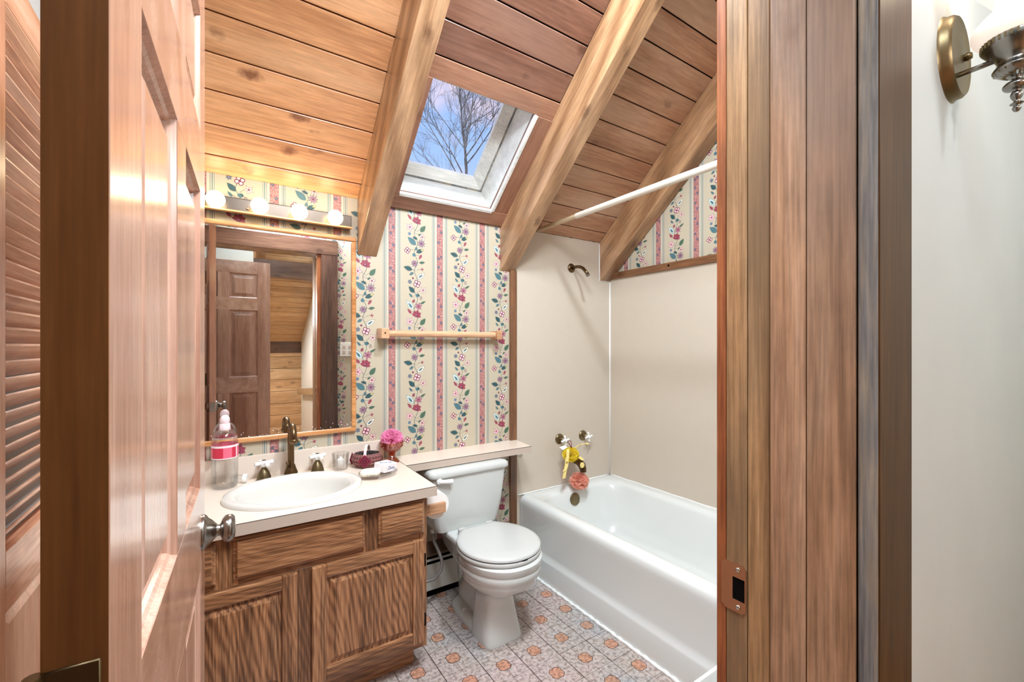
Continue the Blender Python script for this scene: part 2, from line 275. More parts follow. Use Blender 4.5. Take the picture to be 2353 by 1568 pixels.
# --- prints drawn here, pixel by pixel: the wallpaper and the floor tile
class Canvas:
    def __init__(s, w, h, mm, bg):
        s.w, s.h, s.mm = w, h, mm; s.a = np.ones((h, w, 3))*np.array(bg[:3])
        s.Y, s.X = np.mgrid[0:h, 0:w]; s.X = s.X*mm; s.Y = s.Y*mm      # mm, Y downwards
        s.W, s.H = w*mm, h*mm
    def d(s, cx, cy):
        dx = s.X-cx; dy = s.Y-cy
        dx = (dx+s.W/2) % s.W-s.W/2; dy = (dy+s.H/2) % s.H-s.H/2
        return dx, dy
    def put(s, mask, col, op=1):
        m = (np.clip(mask, 0, 1)*op)[..., None]; s.a[:] = s.a*(1-m)+np.array(col[:3])*m
    def disk(s, cx, cy, r, col, op=1):
        dx, dy = s.d(cx, cy); s.put((r-np.hypot(dx, dy))/s.mm+.5, col, op)
    def ring(s, cx, cy, r, w, col):
        dx, dy = s.d(cx, cy); s.put((w/2-abs(np.hypot(dx, dy)-r))/s.mm+.5, col)
    def leaf(s, cx, cy, ang, ln, wd, col, outline=None, fill=True, serr=0):
        dx, dy = s.d(cx, cy); c, n = cos(ang), sin(ang)
        u = dx*c-dy*n; v = -(dx*n+dy*c)                        # u along the leaf
        t = np.clip(u/ln, -1, 1); w = wd*(1-t*t)*(1-.35*t)
        if serr: w = w*(1+serr*np.sin(u*2.6))
        sd = np.where(abs(u) < ln, w-abs(v), -9)
        if fill: s.put(sd/s.mm+.5, col)
        if outline: s.put((.7-abs(sd-.2))/s.mm+.3, outline)
        if fill: s.put(((.35-abs(v))/s.mm+.2)*(sd > 0), tuple(k*.5+.25 for k in col[:3]), .5)
    def flower(s, cx, cy, r, n, col, outline, centre, a0=0, pw=.42):
        for k in range(n):
            a = a0+2*pi*k/n; s.leaf(cx+cos(a)*r*.55, cy-sin(a)*r*.55, a, r*.55, r*pw*.6, col, outline)
        s.disk(cx, cy, r*.22, centre)
    def line(s, pts, w, col):
        for (x0, y0), (x1, y1) in zip(pts, pts[1:]):
            for k in range(max(2, int(math.hypot(x1-x0, y1-y0)/.5))):
                t = k/max(2, int(math.hypot(x1-x0, y1-y0)/.5)); s._dot(x0+(x1-x0)*t, y0+(y1-y0)*t, w/2, col)
    def _dot(s, cx, cy, r, col):
        m = s.mm; n = int(r/m)+2; ix, iy = int(cx/m), int(cy/m)
        ys = np.arange(iy-n, iy+n+1); xs = np.arange(ix-n, ix+n+1)
        d = np.hypot(xs[None, :]*m-cx, ys[:, None]*m-cy); k = np.clip((r-d)/m+.5, 0, 1)[..., None]
        sub = s.a[np.ix_(ys % s.h, xs % s.w)]; s.a[np.ix_(ys % s.h, xs % s.w)] = sub*(1-k)+np.array(col[:3])*k
    def image(s, name):
        im = bpy.data.images.new(name, s.w, s.h, alpha=False)
        q = np.ones((s.h, s.w, 4), np.float32); q[..., :3] = np.clip(s.a, 0, 1)[::-1]
        im.pixels.foreach_set(q.ravel()); im.update(); im.pack(); return im
def c8(r, g, b): return (r/255, g/255, b/255)
def wallpaper_image():
    c = Canvas(400, 746, .65, c8(190, 178, 155))
    teal, dteal, blue, mar, red, pink, grn, ink = c8(74, 112, 120), c8(44, 80, 84), c8(104, 122, 144), c8(116, 48, 68), c8(150, 64, 80), c8(168, 112, 130), c8(70, 100, 78), c8(50, 62, 68)
    lilac = c8(160, 122, 142); white = c8(226, 220, 204); K = .4063; KY = 485/1262; X0 = 130
    P = lambda x, y: (X0+(x-830)*K, y*KY)
    stem = [P(820+22*sin(2*pi*(y/1262*5)+1.2), y) for y in range(0, 1263, 12)]
    c.line(stem, 1.7, ink)
    for x0, y0, x1, y1 in [(820, 140, 715, 115), (830, 240, 890, 200), (830, 130, 905, 110), (800, 440, 765, 395), (830, 435, 915, 390), (840, 430, 888, 500), (800, 650, 740, 600), (790, 700, 735, 685), (820, 860, 740, 820), (830, 870, 915, 820), (800, 890, 905, 930), (790, 960, 768, 1004), (810, 1120, 705, 1131), (820, 1150, 880, 1122), (815, 1190, 880, 1200), (790, 30, 880, 20), (840, 600, 915, 560), (800, 500, 750, 470)]:
        a, b = P(x0, y0), P(x1, y1); mx, my = (a[0]+b[0])/2, (a[1]+b[1])/2-3; c.line([a, (mx, my), b], 1.0, ink)
    lf = lambda x, y, a, ln, w, col, **k: c.leaf(*P(x, y), radians(a), ln*1.18, w*1.25, col, **dict(dict(outline=ink), **k))
    fl = lambda x, y, r, n, col, o, ce, a0=.3, **k: c.flower(*P(x, y), r*1.15, n, col, o, ce, a0, **k)
    fl(800, 40, 15, 8, lilac, ink, mar); lf(715, 112, 165, 20, 9, dteal, serr=.25); lf(760, 182, 215, 11, 5, teal)
    fl(905, 110, 8, 4, red, None, mar); lf(890, 200, 38, 22, 9, white, outline=ink); lf(885, 203, 38, 12, 3, teal)
    c.disk(*P(780, 240), 5, mar); fl(740, 290, 10, 6, blue, ink, pink)
    for q in range(4):
        a = .4+q*pi/2; x, y = P(835, 310); c.disk(x+11*cos(a), y-11*sin(a), 9.5, mar); c.disk(x+11*cos(a), y-11*sin(a), 6.2, c8(232, 196, 200))
    c.disk(*P(835, 310), 5, mar)
    fl(915, 392, 16, 5, c8(224, 196, 190), mar, mar, .8); lf(762, 392, 135, 18, 9, dteal); c.disk(*P(832, 466), 7.5, teal); c.disk(*P(850, 466), 7.5, dteal); c.disk(*P(840, 478), 6, teal)
    lf(888, 500, 80, 9, 5, c8(170, 150, 140), outline=ink); lf(750, 470, 130, 11, 4, teal); lf(790, 545, 60, 9, 5, red); lf(915, 560, 30, 14, 4, grn)
    lf(740, 598, 128, 24, 10, c8(196, 214, 214), outline=dteal); lf(745, 606, 128, 13, 4, teal); fl(855, 615, 17, 6, pink, mar, mar); lf(735, 684, 130, 14, 5, red, outline=mar)
    for a in (20, 75, 130, 175, -30): lf(830+26*cos(radians(a)), 728-26*sin(radians(a)), a, 13, 8.5, red, outline=mar)
    c.disk(*P(828, 738), 9, mar); c.disk(*P(824, 730), 4, pink)
    fl(740, 822, 18, 5, c8(230, 190, 196), mar, red, 1.2); lf(915, 820, 52, 19, 9, grn, serr=.2, outline=dteal); c.disk(*P(735, 910), 8, blue); fl(905, 932, 16, 5, c8(224, 196, 190), mar, mar, .2)
    lf(870, 905, 40, 8, 3.5, grn); lf(808, 958, 160, 12, 5, dteal); lf(766, 1004, 140, 24, 11, teal, serr=.15, outline=dteal)
    fl(893, 1024, 18, 9, lilac, ink, mar, .1, pw=.3); lf(825, 1098, 80, 9, 5, teal)
    for q in range(4):
        a = .1+q*pi/2; x, y = P(708, 1136); c.disk(x+9*cos(a), y-9*sin(a), 8, mar); c.disk(x+9*cos(a), y-9*sin(a), 5, c8(224, 196, 192))
    c.disk(*P(708, 1136), 4, mar)
    lf(876, 1125, 28, 19, 8, dteal); lf(905, 1108, 20, 8, 4, c8(196, 186, 120)); c.disk(*P(795, 1186), 9, teal); lf(885, 1196, 60, 9, 5, red, outline=mar); c.disk(*P(870, 1222), 5, red); lf(905, 18, 12, 13, 5, grn)
    # the striped band centred on x = 0 (wraps round)
    rng = np.random.RandomState(3)
    dx, _ = c.d(0, 0)
    c.put((abs(dx) < 47), c8(200, 192, 176), .7)
    c.put((abs(dx) < 17), c8(172, 116, 110)); 
    for k in range(900):
        x = rng.uniform(-16, 16); y = rng.uniform(0, 485); col = [c8(214, 180, 166), c8(150, 62, 72), c8(210, 184, 172), c8(110, 54, 74)][rng.randint(4)]
        c.line([(x+c.W, y), (x+c.W+rng.uniform(-3, 3), y+rng.uniform(-3, 3))], 1.5, col)
    for k in range(11):
        x = (7 if k % 2 else -7); y = 22+k*44
        c.flower(x % c.W, y, 8, 6, c8(92, 106, 126), c8(64, 72, 92), c8(180, 120, 140), .2)
    c.put((abs(abs(dx)-16.6) < .9), c8(110, 66, 66))
    for off, w, col in ((30, .7, ink), (37, 1.7, c8(104, 130, 128)), (37, .5, dteal), (43.5, .7, ink)):
        c.put((w/1.0-abs(abs(dx)-off))/c.mm+.4, col)
    return c.image('wallpaper_print')
def paper_mat(name, axis, origin, sign):
    im = bpy.data.images.get('wallpaper_print') or wallpaper_image()
    m, nt, b = newmat(name); N = nt.nodes.new; L = nt.links.new
    tc = N('ShaderNodeTexCoord'); sp = N('ShaderNodeSeparateXYZ'); L(tc.outputs['Object'], sp.inputs[0])
    def M(op, a, bb=None, cc=None):
        q = N('ShaderNodeMath'); q.operation = op
        for i, v in enumerate((a, bb, cc)):
            if v is None: continue
            if isinstance(v, (int, float)): q.inputs[i].default_value = v
            else: L(v, q.inputs[i])
        return q.outputs[0]
    w = M('MULTIPLY_ADD', sp.outputs[axis], sign/.26, -origin*sign/.26)
    k = M('FLOOR', w); k2 = M('FLOOR', M('MULTIPLY', k, .5)); odd = M('SUBTRACT', k, M('MULTIPLY', k2, 2))
    off = M('MULTIPLY_ADD', k2, -.1355, M('MULTIPLY_ADD', odd, -.235, .235))
    # image v: Y=40/1262 of the way down the picture stands at z=1.725 in column one
    z = M('SUBTRACT', sp.outputs['Z'], off)
    v = M('MULTIPLY_ADD', z, 1/.485, -1.725/.485-40/1262)
    cb = N('ShaderNodeCombineXYZ'); L(w, cb.inputs[0]); L(v, cb.inputs[1])
    t = N('ShaderNodeTexImage'); t.image = im; L(cb.outputs[0], t.inputs[0]); L(t.outputs[0], b.inputs['Base Color'])
    b.inputs['Roughness'].default_value = .5
    return m
paper_mat('wallpaper_x', 'X', .45, 1)
paper_mat('wallpaper_y', 'Y', 1.75+.26, -1)
def tile_image():
    c = Canvas(304, 304, .5, c8(196, 186, 182)); rng = np.random.RandomState(5)
    ink = c8(112, 96, 90)
    for k in range(110):
        c.disk(rng.uniform(0, 152), rng.uniform(0, 152), rng.uniform(3, 9), [c8(180, 178, 180), c8(206, 188, 184), c8(176, 162, 152), c8(210, 206, 206)][rng.randint(4)], .35)
    for a in (0, 76): 
        for i in (0, 1):
            pts = [(a+.01, 0), (a+.01, 151.9)] if i == 0 else [(0, a+.01), (151.9, a+.01)]
            c.line(pts, 1.4 if a else 2.6, ink)
    for sx in (-1, 1):
        for sy in (-1, 1):            # scroll work in the four corners of each small square, near the big joints
            for k in range(2):
                x0, y0 = 76+sx*(57-3*k), 76+sy*(40+18*k) if k == 0 else 76+sy*(54)
                if k: x0 = 76+sx*38
                pts = [(x0+sx*(7-t*.5)*cos(t*1.15), y0+sy*(7-t*.5)*sin(t*1.15)) for t in np.arange(0, 6.2, .25)]
                c.line(pts, 1.2, c8(104, 84, 76)); c.line([(p[0]+1.4, p[1]+1.2) for p in pts], .8, c8(232, 226, 222))
    dx, dy = c.d(76, 76); th = np.arctan2(dy, dx); r = 28.5*(1+.075*np.cos(4*(th-pi/4))-.04*np.cos(8*th)); sd = r-np.hypot(dx, dy)
    c.put(sd/.5+.5, c8(206, 158, 132)); c.put((1.5-abs(sd))/.5+.5, c8(96, 78, 70))
    for k in range(16): c.disk(76+rng.uniform(-16, 16), 76+rng.uniform(-16, 16), rng.uniform(2, 6), c8(190, 140, 118), .35)
    return c.image('tile_print')
def tile_mat():
    m, nt, b = newmat('floor_tile'); N = nt.nodes.new; L = nt.links.new
    im = tile_image(); tc = N('ShaderNodeTexCoord'); ge = N('ShaderNodeNewGeometry')
    mp = N('ShaderNodeMapping'); mp.inputs['Scale'].default_value = (1/.153, 1/.153, 1); mp.inputs['Location'].default_value = (.5, .5, 0); L(tc.outputs['Object'], mp.inputs['Vector'])
    t = N('ShaderNodeTexImage'); t.image = im; t.extension = 'CLIP'; t.extension = 'EXTEND'; L(mp.outputs[0], t.inputs[0])
    no = N('ShaderNodeTexNoise'); no.inputs['Scale'].default_value = 70; no.inputs['Detail'].default_value = 4; L(ge.outputs['Position'], no.inputs['Vector'])
    r = N('ShaderNodeValToRGB'); r.color_ramp.elements[0].position = .35; r.color_ramp.elements[0].color = (.42, .38, .36, 1); r.color_ramp.elements[1].position = .56; r.color_ramp.elements[1].color = (1, 1, 1, 1); L(no.outputs['Fac'], r.inputs[0])
    mx = N('ShaderNodeMixRGB'); mx.blend_type = 'MULTIPLY'; mx.inputs[0].default_value = .8; L(t.outputs[0], mx.inputs[1]); L(r.outputs[0], mx.inputs[2])
    n2 = N('ShaderNodeTexNoise'); n2.inputs['Scale'].default_value = 3.2; n2.inputs['Detail'].default_value = 3; L(ge.outputs['Position'], n2.inputs['Vector'])
    r2 = N('ShaderNodeValToRGB'); e = r2.color_ramp.elements; e[0].position = .36; e[0].color = (.80, .88, .92, 1); e[1].position = .64; e[1].color = (1, .9, .88, 1); x = e.new(.5); x.color = (.92, .88, .82, 1); L(n2.outputs['Fac'], r2.inputs[0])
    m2 = N('ShaderNodeMixRGB'); m2.blend_type = 'MULTIPLY'; m2.inputs[0].default_value = 1; L(mx.outputs[0], m2.inputs[1]); L(r2.outputs[0], m2.inputs[2])
    L(m2.outputs[0], b.inputs['Base Color']); b.inputs['Roughness'].default_value = .4
tile_mat()

# ------------------------------------------------------------------ mesh helpers
def bx(bm, x0, x1, y0, y1, z0, z1, bev=0, seg=2):
    vs = [bm.verts.new((x, y, z)) for x in (x0, x1) for y in (y0, y1) for z in (z0, z1)]
    fs = [bm.faces.new([vs[i] for i in f]) for f in ((0, 1, 3, 2), (4, 6, 7, 5), (0, 4, 5, 1), (2, 3, 7, 6), (0, 2, 6, 4), (1, 5, 7, 3))]
    if bev:
        ed = {e for f in fs for e in f.edges}
        bmesh.ops.bevel(bm, geom=list(ed), offset=bev, segments=seg, affect='EDGES', profile=.5)
    return fs
def hexa(bm, p):  # 8 points: bottom 4 ccw, top 4 ccw
    vs = [bm.verts.new(q) for q in p]
    for f in ((3, 2, 1, 0), (4, 5, 6, 7), (0, 1, 5, 4), (1, 2, 6, 5), (2, 3, 7, 6), (3, 0, 4, 7)): bm.faces.new([vs[i] for i in f])
def rings(bm, rs, cap0=True, cap1=True, closed=True):
    vv = [[bm.verts.new(p) for p in r] for r in rs]
    for a, b in zip(vv, vv[1:]):
        n = len(a)
        for i in range(n if closed else n-1):
            j = (i+1) % n; bm.faces.new((a[i], a[j], b[j], b[i]))
    if cap0: bm.faces.new(list(reversed(vv[0])))
    if cap1: bm.faces.new(vv[-1])
    return vv
def smooth_prof(p, k=4):
    out = []
    for i in range(len(p)-1):
        a, b, c, d = p[max(i-1, 0)], p[i], p[i+1], p[min(i+2, len(p)-1)]
        for j in range(k):
            t = j/k; f = lambda q: .5*(2*b[q]+(c[q]-a[q])*t+(2*a[q]-5*b[q]+4*c[q]-d[q])*t*t+(3*b[q]-a[q]-3*c[q]+d[q])*t**3)
            out.append((max(f(0), 0), f(1)))
    return out+[p[-1]]
def lathe(bm, prof, n=32, c=(0, 0, 0), axis='z', cap0=False, cap1=False, sx=1, sy=1, flute=0, fn=12):
    rs = []
    for r, h in prof:
        ring = []
        for k in range(n):
            a = 2*pi*k/n; q = r*(1+flute*cos(fn*a))
            p = (q*cos(a)*sx, q*sin(a)*sy, h)
            if axis == 'y': p = (p[0], h, -p[1])
            if axis == 'x': p = (h, p[0], p[1])
            ring.append((p[0]+c[0], p[1]+c[1], p[2]+c[2]))
        rs.append(ring)
    return rings(bm, rs, cap0, cap1)
def tube(bm, pts, rad, n=12, caps=True):
    pts = [Vector(p) for p in pts]; rs = []
    R = rad if isinstance(rad, (list, tuple)) else [rad]*len(pts)
    up = None
    for i, p in enumerate(pts):
        t = (pts[min(i+1, len(pts)-1)]-pts[max(i-1, 0)]).normalized()
        if up is None: up = Vector((0, 0, 1)) if abs(t.z) < .9 else Vector((1, 0, 0))
        s = t.cross(up).normalized(); up = s.cross(t).normalized()
        rs.append([p+(s*cos(2*pi*k/n)+up*sin(2*pi*k/n))*R[i] for k in range(n)])
    rings(bm, rs, caps, caps)
def rrect(x0, x1, y0, y1, z, r, n=6):
    pts = []
    for cx, cy, a0 in ((x1-r, y1-r, 0), (x0+r, y1-r, 90), (x0+r, y0+r, 180), (x1-r, y0+r, 270)):
        for k in range(n+1):
            a = radians(a0+90*k/n); pts.append((cx+r*cos(a), cy+r*sin(a), z))
    return pts
def sell(cx, cy, rx, ry, z, e=2, n=48):
    pts = []
    for k in range(n):
        a = 2*pi*k/n; c, s = cos(a), sin(a)
        pts.append((cx+rx*math.copysign(abs(c)**(2/e), c), cy+ry*math.copysign(abs(s)**(2/e), s), z))
    return pts
def obj(name, bm, mat, parent=None, smooth=False, matrix=None, auto=None):
    bmesh.ops.recalc_face_normals(bm, faces=bm.faces)
    me = bpy.data.meshes.new(name); bm.to_mesh(me); bm.free()
    mats = mat if isinstance(mat, (list, tuple)) else [mat]
    for q in mats: me.materials.append(MATS[q])
    if smooth:
        for p in me.polygons: p.use_smooth = True
        if auto is not None: me.set_sharp_from_angle(angle=radians(auto))
    o = bpy.data.objects.new(name, me); COL.objects.link(o)
    if parent is not None: o.parent = parent
    if matrix is not None: o.matrix_basis = matrix
    return o
def box(name, b, mat, parent=None, bev=0, matrix=None):
    bm = bmesh.new(); bx(bm, *b, bev=bev); return obj(name, bm, mat, parent, matrix=matrix)
def empty(name, loc=(0, 0, 0), rz=0):
    o = bpy.data.objects.new(name, None); COL.objects.link(o); o.location = loc; o.rotation_euler = (0, 0, rz); o.empty_display_size = .05; return o
def tag(o, label=None, cat=None, group=None, kind=None):
    if label: o['label'] = label
    if cat: o['category'] = cat
    if group: o['group'] = group
    if kind: o['kind'] = kind
    return o
def at0(o):      # parts modelled in world coordinates under a thing whose empty stands elsewhere
    o.matrix_parent_inverse = Matrix.Translation(o.parent.location).inverted() if o.parent else Matrix(); return o
def copy_tree(o, parent=None):
    c = o.copy(); COL.objects.link(c); c.parent = parent
    for ch in list(o.children): copy_tree(ch, c)
    return c
BM = bmesh.new

# ------------------------------------------------------------------ dimensions
D = 2.155; XR = 2.253; XL = -.335; PH = radians(40.59); ZP = 2.002; TP = math.tan(PH)
FY0, FY1 = .213, .397          # the doorway wall, hall face and bathroom face
# frame of the roof slope: x' = x, y' up the slope, z' down into the room
SL = Matrix(((1, 0, 0, 0), (0, -cos(PH), -sin(PH), D), (0, sin(PH), -cos(PH), ZP), (0, 0, 0, 1)))
def ys(y): return (D-y)/cos(PH)     # slope coordinate of a world y on the ceiling plane

# ------------------------------------------------------------------ setting: floor
floor = box('floor', (XL, XR, FY1, D, -.06, -.004), 'laminate_line'); tag(floor, kind='structure')
bmt = BM(); bx(bmt, -.0755, .0755, -.0755, .0755, -.004, 0, bev=.0008, seg=1); t0 = obj('floor_tile', bmt, 'floor_tile', floor)
first = True
for i in range(-12, 2):
    for j in range(-5, 8):
        x, y = 1.413+.153*i, 1.192+.152*j
        if x < XL+.07 or x > 1.49 or y > 2.11 or y < .45: continue
        if y < .9 and x < .2: continue
        o = t0 if first else t0.copy()
        if not first: COL.objects.link(o)
        o.location = (x, y, 0); first = False
        o.rotation_euler = (0, 0, random.choice((0, pi/2, pi, 1.5*pi)))
hf = box('floor_hall', (-1.3, 2.3, -2.7, FY1, -.06, -.012), 'black_gap'); tag(hf, kind='structure')
bm = BM(); bx(bm, -1.3, 2.3, -.062, .062, -.012, 0); p0 = obj('floor_board', bm, 'hall_floor', hf)
for k in range(24):
    o = p0 if k == 0 else p0.copy()
    if k: COL.objects.link(o)
    o.location = (0, FY1-.065-.128*k, 0)
# ------------------------------------------------------------------ setting: walls
def struct(name, b, mat):
    o = box(name, b, mat); tag(o, kind='structure'); return o
struct('wall_back', (XL-.1, XR+.1, D, D+.12, 0, 2.02), 'wallpaper_x')
w = BM(); 
hexa(w, [(XR, FY1, 0), (XR+.1, FY1, 0), (XR+.1, D+.1, 0), (XR, D+.1, 0), (XR, FY1, 3.6), (XR+.1, FY1, 3.6), (XR+.1, D+.1, 2.02), (XR, D+.1, 2.02)])
tag(obj('wall_right', w, 'wallpaper_y'), kind='structure')
w = BM(); hexa(w, [(XL-.1, FY1, 0), (XL-.03, FY1, 0), (XL-.03, D+.1, 0), (XL-.1, D+.1, 0), (XL-.1, FY1, 3.6), (XL-.03, FY1, 3.6), (XL-.03, D+.1, 2.02), (XL-.1, D+.1, 2.02)])
tag(obj('wall_left', w, 'gray_wall'), kind='structure')
# doorway wall: hall face painted, bathroom face papered
JL, JR, DT = -.115, .655, 2.06
def dwall(name, y0, y1, mat):
    bm = BM(); bx(bm, -1.3, JL-.02, y0, y1, 0, 3.7); bx(bm, JR+.03, 2.36, y0, y1, 0, 3.7); bx(bm, JL-.02, JR+.03, y0, y1, DT+.02, 3.7)
    tag(obj(name, bm, mat), kind='structure')
dwall('wall_front', .3, FY1-.003, 'wallpaper_x'); dwall('wall_front_hall', FY0, .3, 'gray_wall')
# ------------------------------------------------------------------ doorway frame
fr = empty('trim_1', (JR, .3, 0)); tag(fr, 'weathered brown wooden door frame with built-up boards', 'door frame', kind='structure')
def fb(name, b, mat, bev=.0015): return at0(box(name, b, mat, fr, bev=bev))
fb('jamb_board', (JR, JR+.03, .3495, .3815, 0, DT), 'jamb_wood')
fb('jamb_board', (JR+.0005, JR+.03, .3165, .3485, 0, DT), 'jamb_wood')
fb('stop_board', (JR-.004, JR+.03, .2687, .3145, 0, DT), 'jamb_wood_red')
fb('stop_board', (JR-.004, JR+.03, .2145, .2678, 0, DT), 'jamb_wood_red')
fb('edge_board', (JR, JR+.03, .3820, .3975, 0, DT), 'jamb_edge')
fb('casing', (JR, JR+.117, .192, .2125, 0, DT+.12), 'casing_edge')
fb('casing_face', (JR+.0005, JR+.117, .1905, .1925, 0, DT+.12), 'casing_dark', .0006)
fb('casing', (JR+.03, JR+.16, .397, .412, 0, DT), 'dark_wood_z')          # bathroom side, seen in the mirror
fb('casing', (JL-.15, JL-.01, .397, .412, 0, DT), 'dark_wood_z')
fb('head_casing', (JL-.15, JR+.16, .397, .414, DT, DT+.12), 'dark_wood_x')
fb('head_jamb', (JL, JR, FY0, FY1, DT, DT+.02), 'jamb_wood')
fb('side_jamb', (JL-.02, JL, FY0, FY1, 0, DT), 'dark_wood_z')
fb('casing', (JL-.12, JL, .1905, .2125, 0, DT), 'casing_dark')
bm = BM()   # strike plate with its latch hole
z0, z1, y0, y1 = .893, .967, .350, .3885; xx = JR-.0015
hole = [(.352, .912), (.3705, .912), (.3705, .946), (.352, .946)]
outl = [(y0+.006, z0), (y1-.006, z0), (y1, z0+.006), (y1, z1-.006), (y1-.006, z1), (y0+.006, z1), (y0, z1-.006), (y0, z0+.006)]
inn = [hole[0], hole[1], hole[1], hole[2], hole[2], hole[3], hole[3], hole[0]]
for xa in (xx, JR+.0005):
    vo_ = [bm.verts.new((xa, a, b)) for a, b in outl]; vi_ = [bm.verts.new((xa, a, b)) for a, b in hole]; ii = (0, 1, 1, 2, 2, 3, 3, 0)
    for k in range(8):
        j = (k+1) % 8; f = [vo_[k], vo_[j], vi_[ii[j]]] + ([vi_[ii[k]]] if ii[k] != ii[j] else []); bm.faces.new(f)
    if xa == xx: keep = (vo_, vi_)
for A_, B_ in ((keep[0], vo_), (keep[1], vi_)):
    for k in range(len(A_)): bm.faces.new((A_[k], A_[(k+1) % len(A_)], B_[(k+1) % len(A_)], B_[k]))
sp_ = at0(obj('strike_plate', bm, 'brown_nickel', fr)); tag(sp_, 'bronze strike plate with a latch hole')
at0(box('latch_hole', (JR-.0005, JR+.0005, .352, .3705, .912, .946), 'black_gap', sp_)); 
for z in (.902, .959):
    bm = BM(); lathe(bm, [(.0, 0), (.0035, 0), (.0028, .0014), (0, .0014)], 12, (0, 0, 0), 'x')
    s_ = obj('screw', bm, 'chrome', sp_, True); s_.matrix_basis = Matrix.Translation((JR-.0028, .362, z)); s_.matrix_parent_inverse = Matrix()

# ------------------------------------------------------------------ ceiling: boards between the rafters, roof, skylight
RX = [(.542, .634), (1.350, 1.444), (2.150, 2.25)]
ceil = tag(empty('ceiling', (0, 0, 0)), kind='structure')
pit = .0955/cos(PH)
OX0, OX1, OY0, OY1 = .722, 1.248, ys(2.089), ys(1.679)      # skylight opening in the slope
def plank(x0, x1, y0, y1, mat):
    bm = BM(); bx(bm, 0, x1-x0, .0025, y1-y0-.0025, -.02, 0, bev=.0025, seg=1)
    return obj('plank', bm, mat, ceil, matrix=SL @ Matrix.Translation((x0, y0, 0)))
n = 0
grid = [ys(2.0935)+pit*k for k in range(-1, 20)]
grid[0] = 0.0
for (x0, x1, mat) in ((XL, .545, 'ceil_orange'), (.63, 1.353, 'ceil_red'), (1.44, XR, 'ceil_pale')):
    for a, b in zip(grid, grid[1:]):
        if mat == 'ceil_red' and b < ys(1.605): continue
        plank(x0, x1, a, b, mat)
# roof deck above the boards with the opening cut out
bm = BM(); YE = ys(FY0-.02)
bx(bm, XL-.1, OX0-.04, -.25, YE, -.24, -.021); bx(bm, OX1+.02, XR+.1, -.25, YE, -.24, -.021)
bx(bm, OX0-.04, OX1+.02, -.25, OY0-.02, -.24, -.021); bx(bm, OX0-.04, OX1+.02, OY1+.02, YE, -.24, -.021)
tag(obj('roof', bm, 'black_gap', matrix=SL), kind='structure')
for i, (a, b) in enumerate(RX):
    bm = BM(); bx(bm, a-(a+b)/2, b-(a+b)/2, -.01, ys(FY1)-.18, .0005, .202, bev=.004)
    o = obj('rafter', bm, 'rafter_wood')
    # plumb cut at the wall: shear the low end back onto the wall plane
    for v in o.data.vertices:
        if v.co.y < .05: v.co.y = .002-TP*v.co.z
    o.matrix_world = SL @ Matrix.Translation(((a+b)/2, 0, 0))
    tag(o, ('timber rafter that ends beside the mirror', 'middle timber rafter between the skylight and the shower', 'timber rafter against the papered wall over the bathtub')[i], 'beam', 'roof rafters')
# skylight trim boards
sk = tag(empty('window_1'), 'skylight between two rafters with white painted shaft', 'skylight', kind='structure')
def skb(name, x0, x1, y0, y1, z0, z1, mat, bev=.002):
    bm = BM(); bx(bm, x0, x1, y0, y1, z0, z1, bev=bev); return obj(name, bm, mat, sk, matrix=SL)
skb('trim_board', .634, 1.35, OY1, ys(1.617), -.0015, .009, 'sky_trim')
skb('trim_board', .634, 1.35, .004, OY0, -.019, .018, 'sky_trim')
skb('trim_board', OX1, 1.35, OY0, OY1, -.019, .017, 'sky_trim_y')
skb('trim_board', .634, OX0, OY0, OY1, -.019, .017, 'sky_trim_y')
DP = .17
skb('shaft_board', OX1, OX1+.018, OY0, OY1, -DP-.06, -.012, 'white_wood', .001)
skb('shaft_board', OX0-.018, OX0, OY0, OY1, -DP-.06, -.012, 'white_wood', .001)
skb('shaft_board', OX0-.018, OX1+.018, OY0-.018, OY0, -DP-.06, -.012, 'white_wood', .001)
skb('shaft_board', OX0-.018, OX1+.018, OY1, OY1+.018, -DP-.06, -.012, 'white_wood', .001)
skb('edge_bead', OX1-.004, OX1+.012, OY0, OY1, .0, .022, 'white_wood', .002); skb('edge_bead', OX0, OX1, OY0-.012, OY0+.004, .0, .022, 'white_wood', .002)
# sash frame, grey, with mitred corners; dark gasket round it
g0 = .006; sw = .056
for nm, q in (('gasket', (OX0, OX1, OY0, OY0+g0+.004)), ('gasket', (OX1-g0-.004, OX1, OY0, OY1)), ('gasket', (OX0, OX0+g0, OY0, OY1))):
    skb(nm, *q, -DP-.012, -DP, 'casing_edge', 0)
a, b, c_, d = OX0+g0, OX1-g0, OY0+g0, OY1-g0
for pts in (((a, c_), (b, c_), (b-sw, c_+sw), (a+sw, c_+sw)), ((b, c_), (b, d), (b-sw, d-sw), (b-sw, c_+sw)), ((b, d), (a, d), (a+sw, d-sw), (b-sw, d-sw)), ((a, d), (a, c_), (a+sw, c_+sw), (a+sw, d-sw))):
    bm = BM(); lo = [(p[0], p[1], -DP-.05) for p in pts]; hi = [(p[0], p[1], -DP-(.0 if i < 2 else .03)) for i, p in enumerate(pts)]
    hexa(bm, lo+hi); obj('sash_rail', bm, 'white_wood', sk, matrix=SL)
skb('pane', a+sw-.006, b-sw+.006, c_+sw-.006, d-sw+.006, -DP-.045, -DP-.041, 'window_glass', 0)

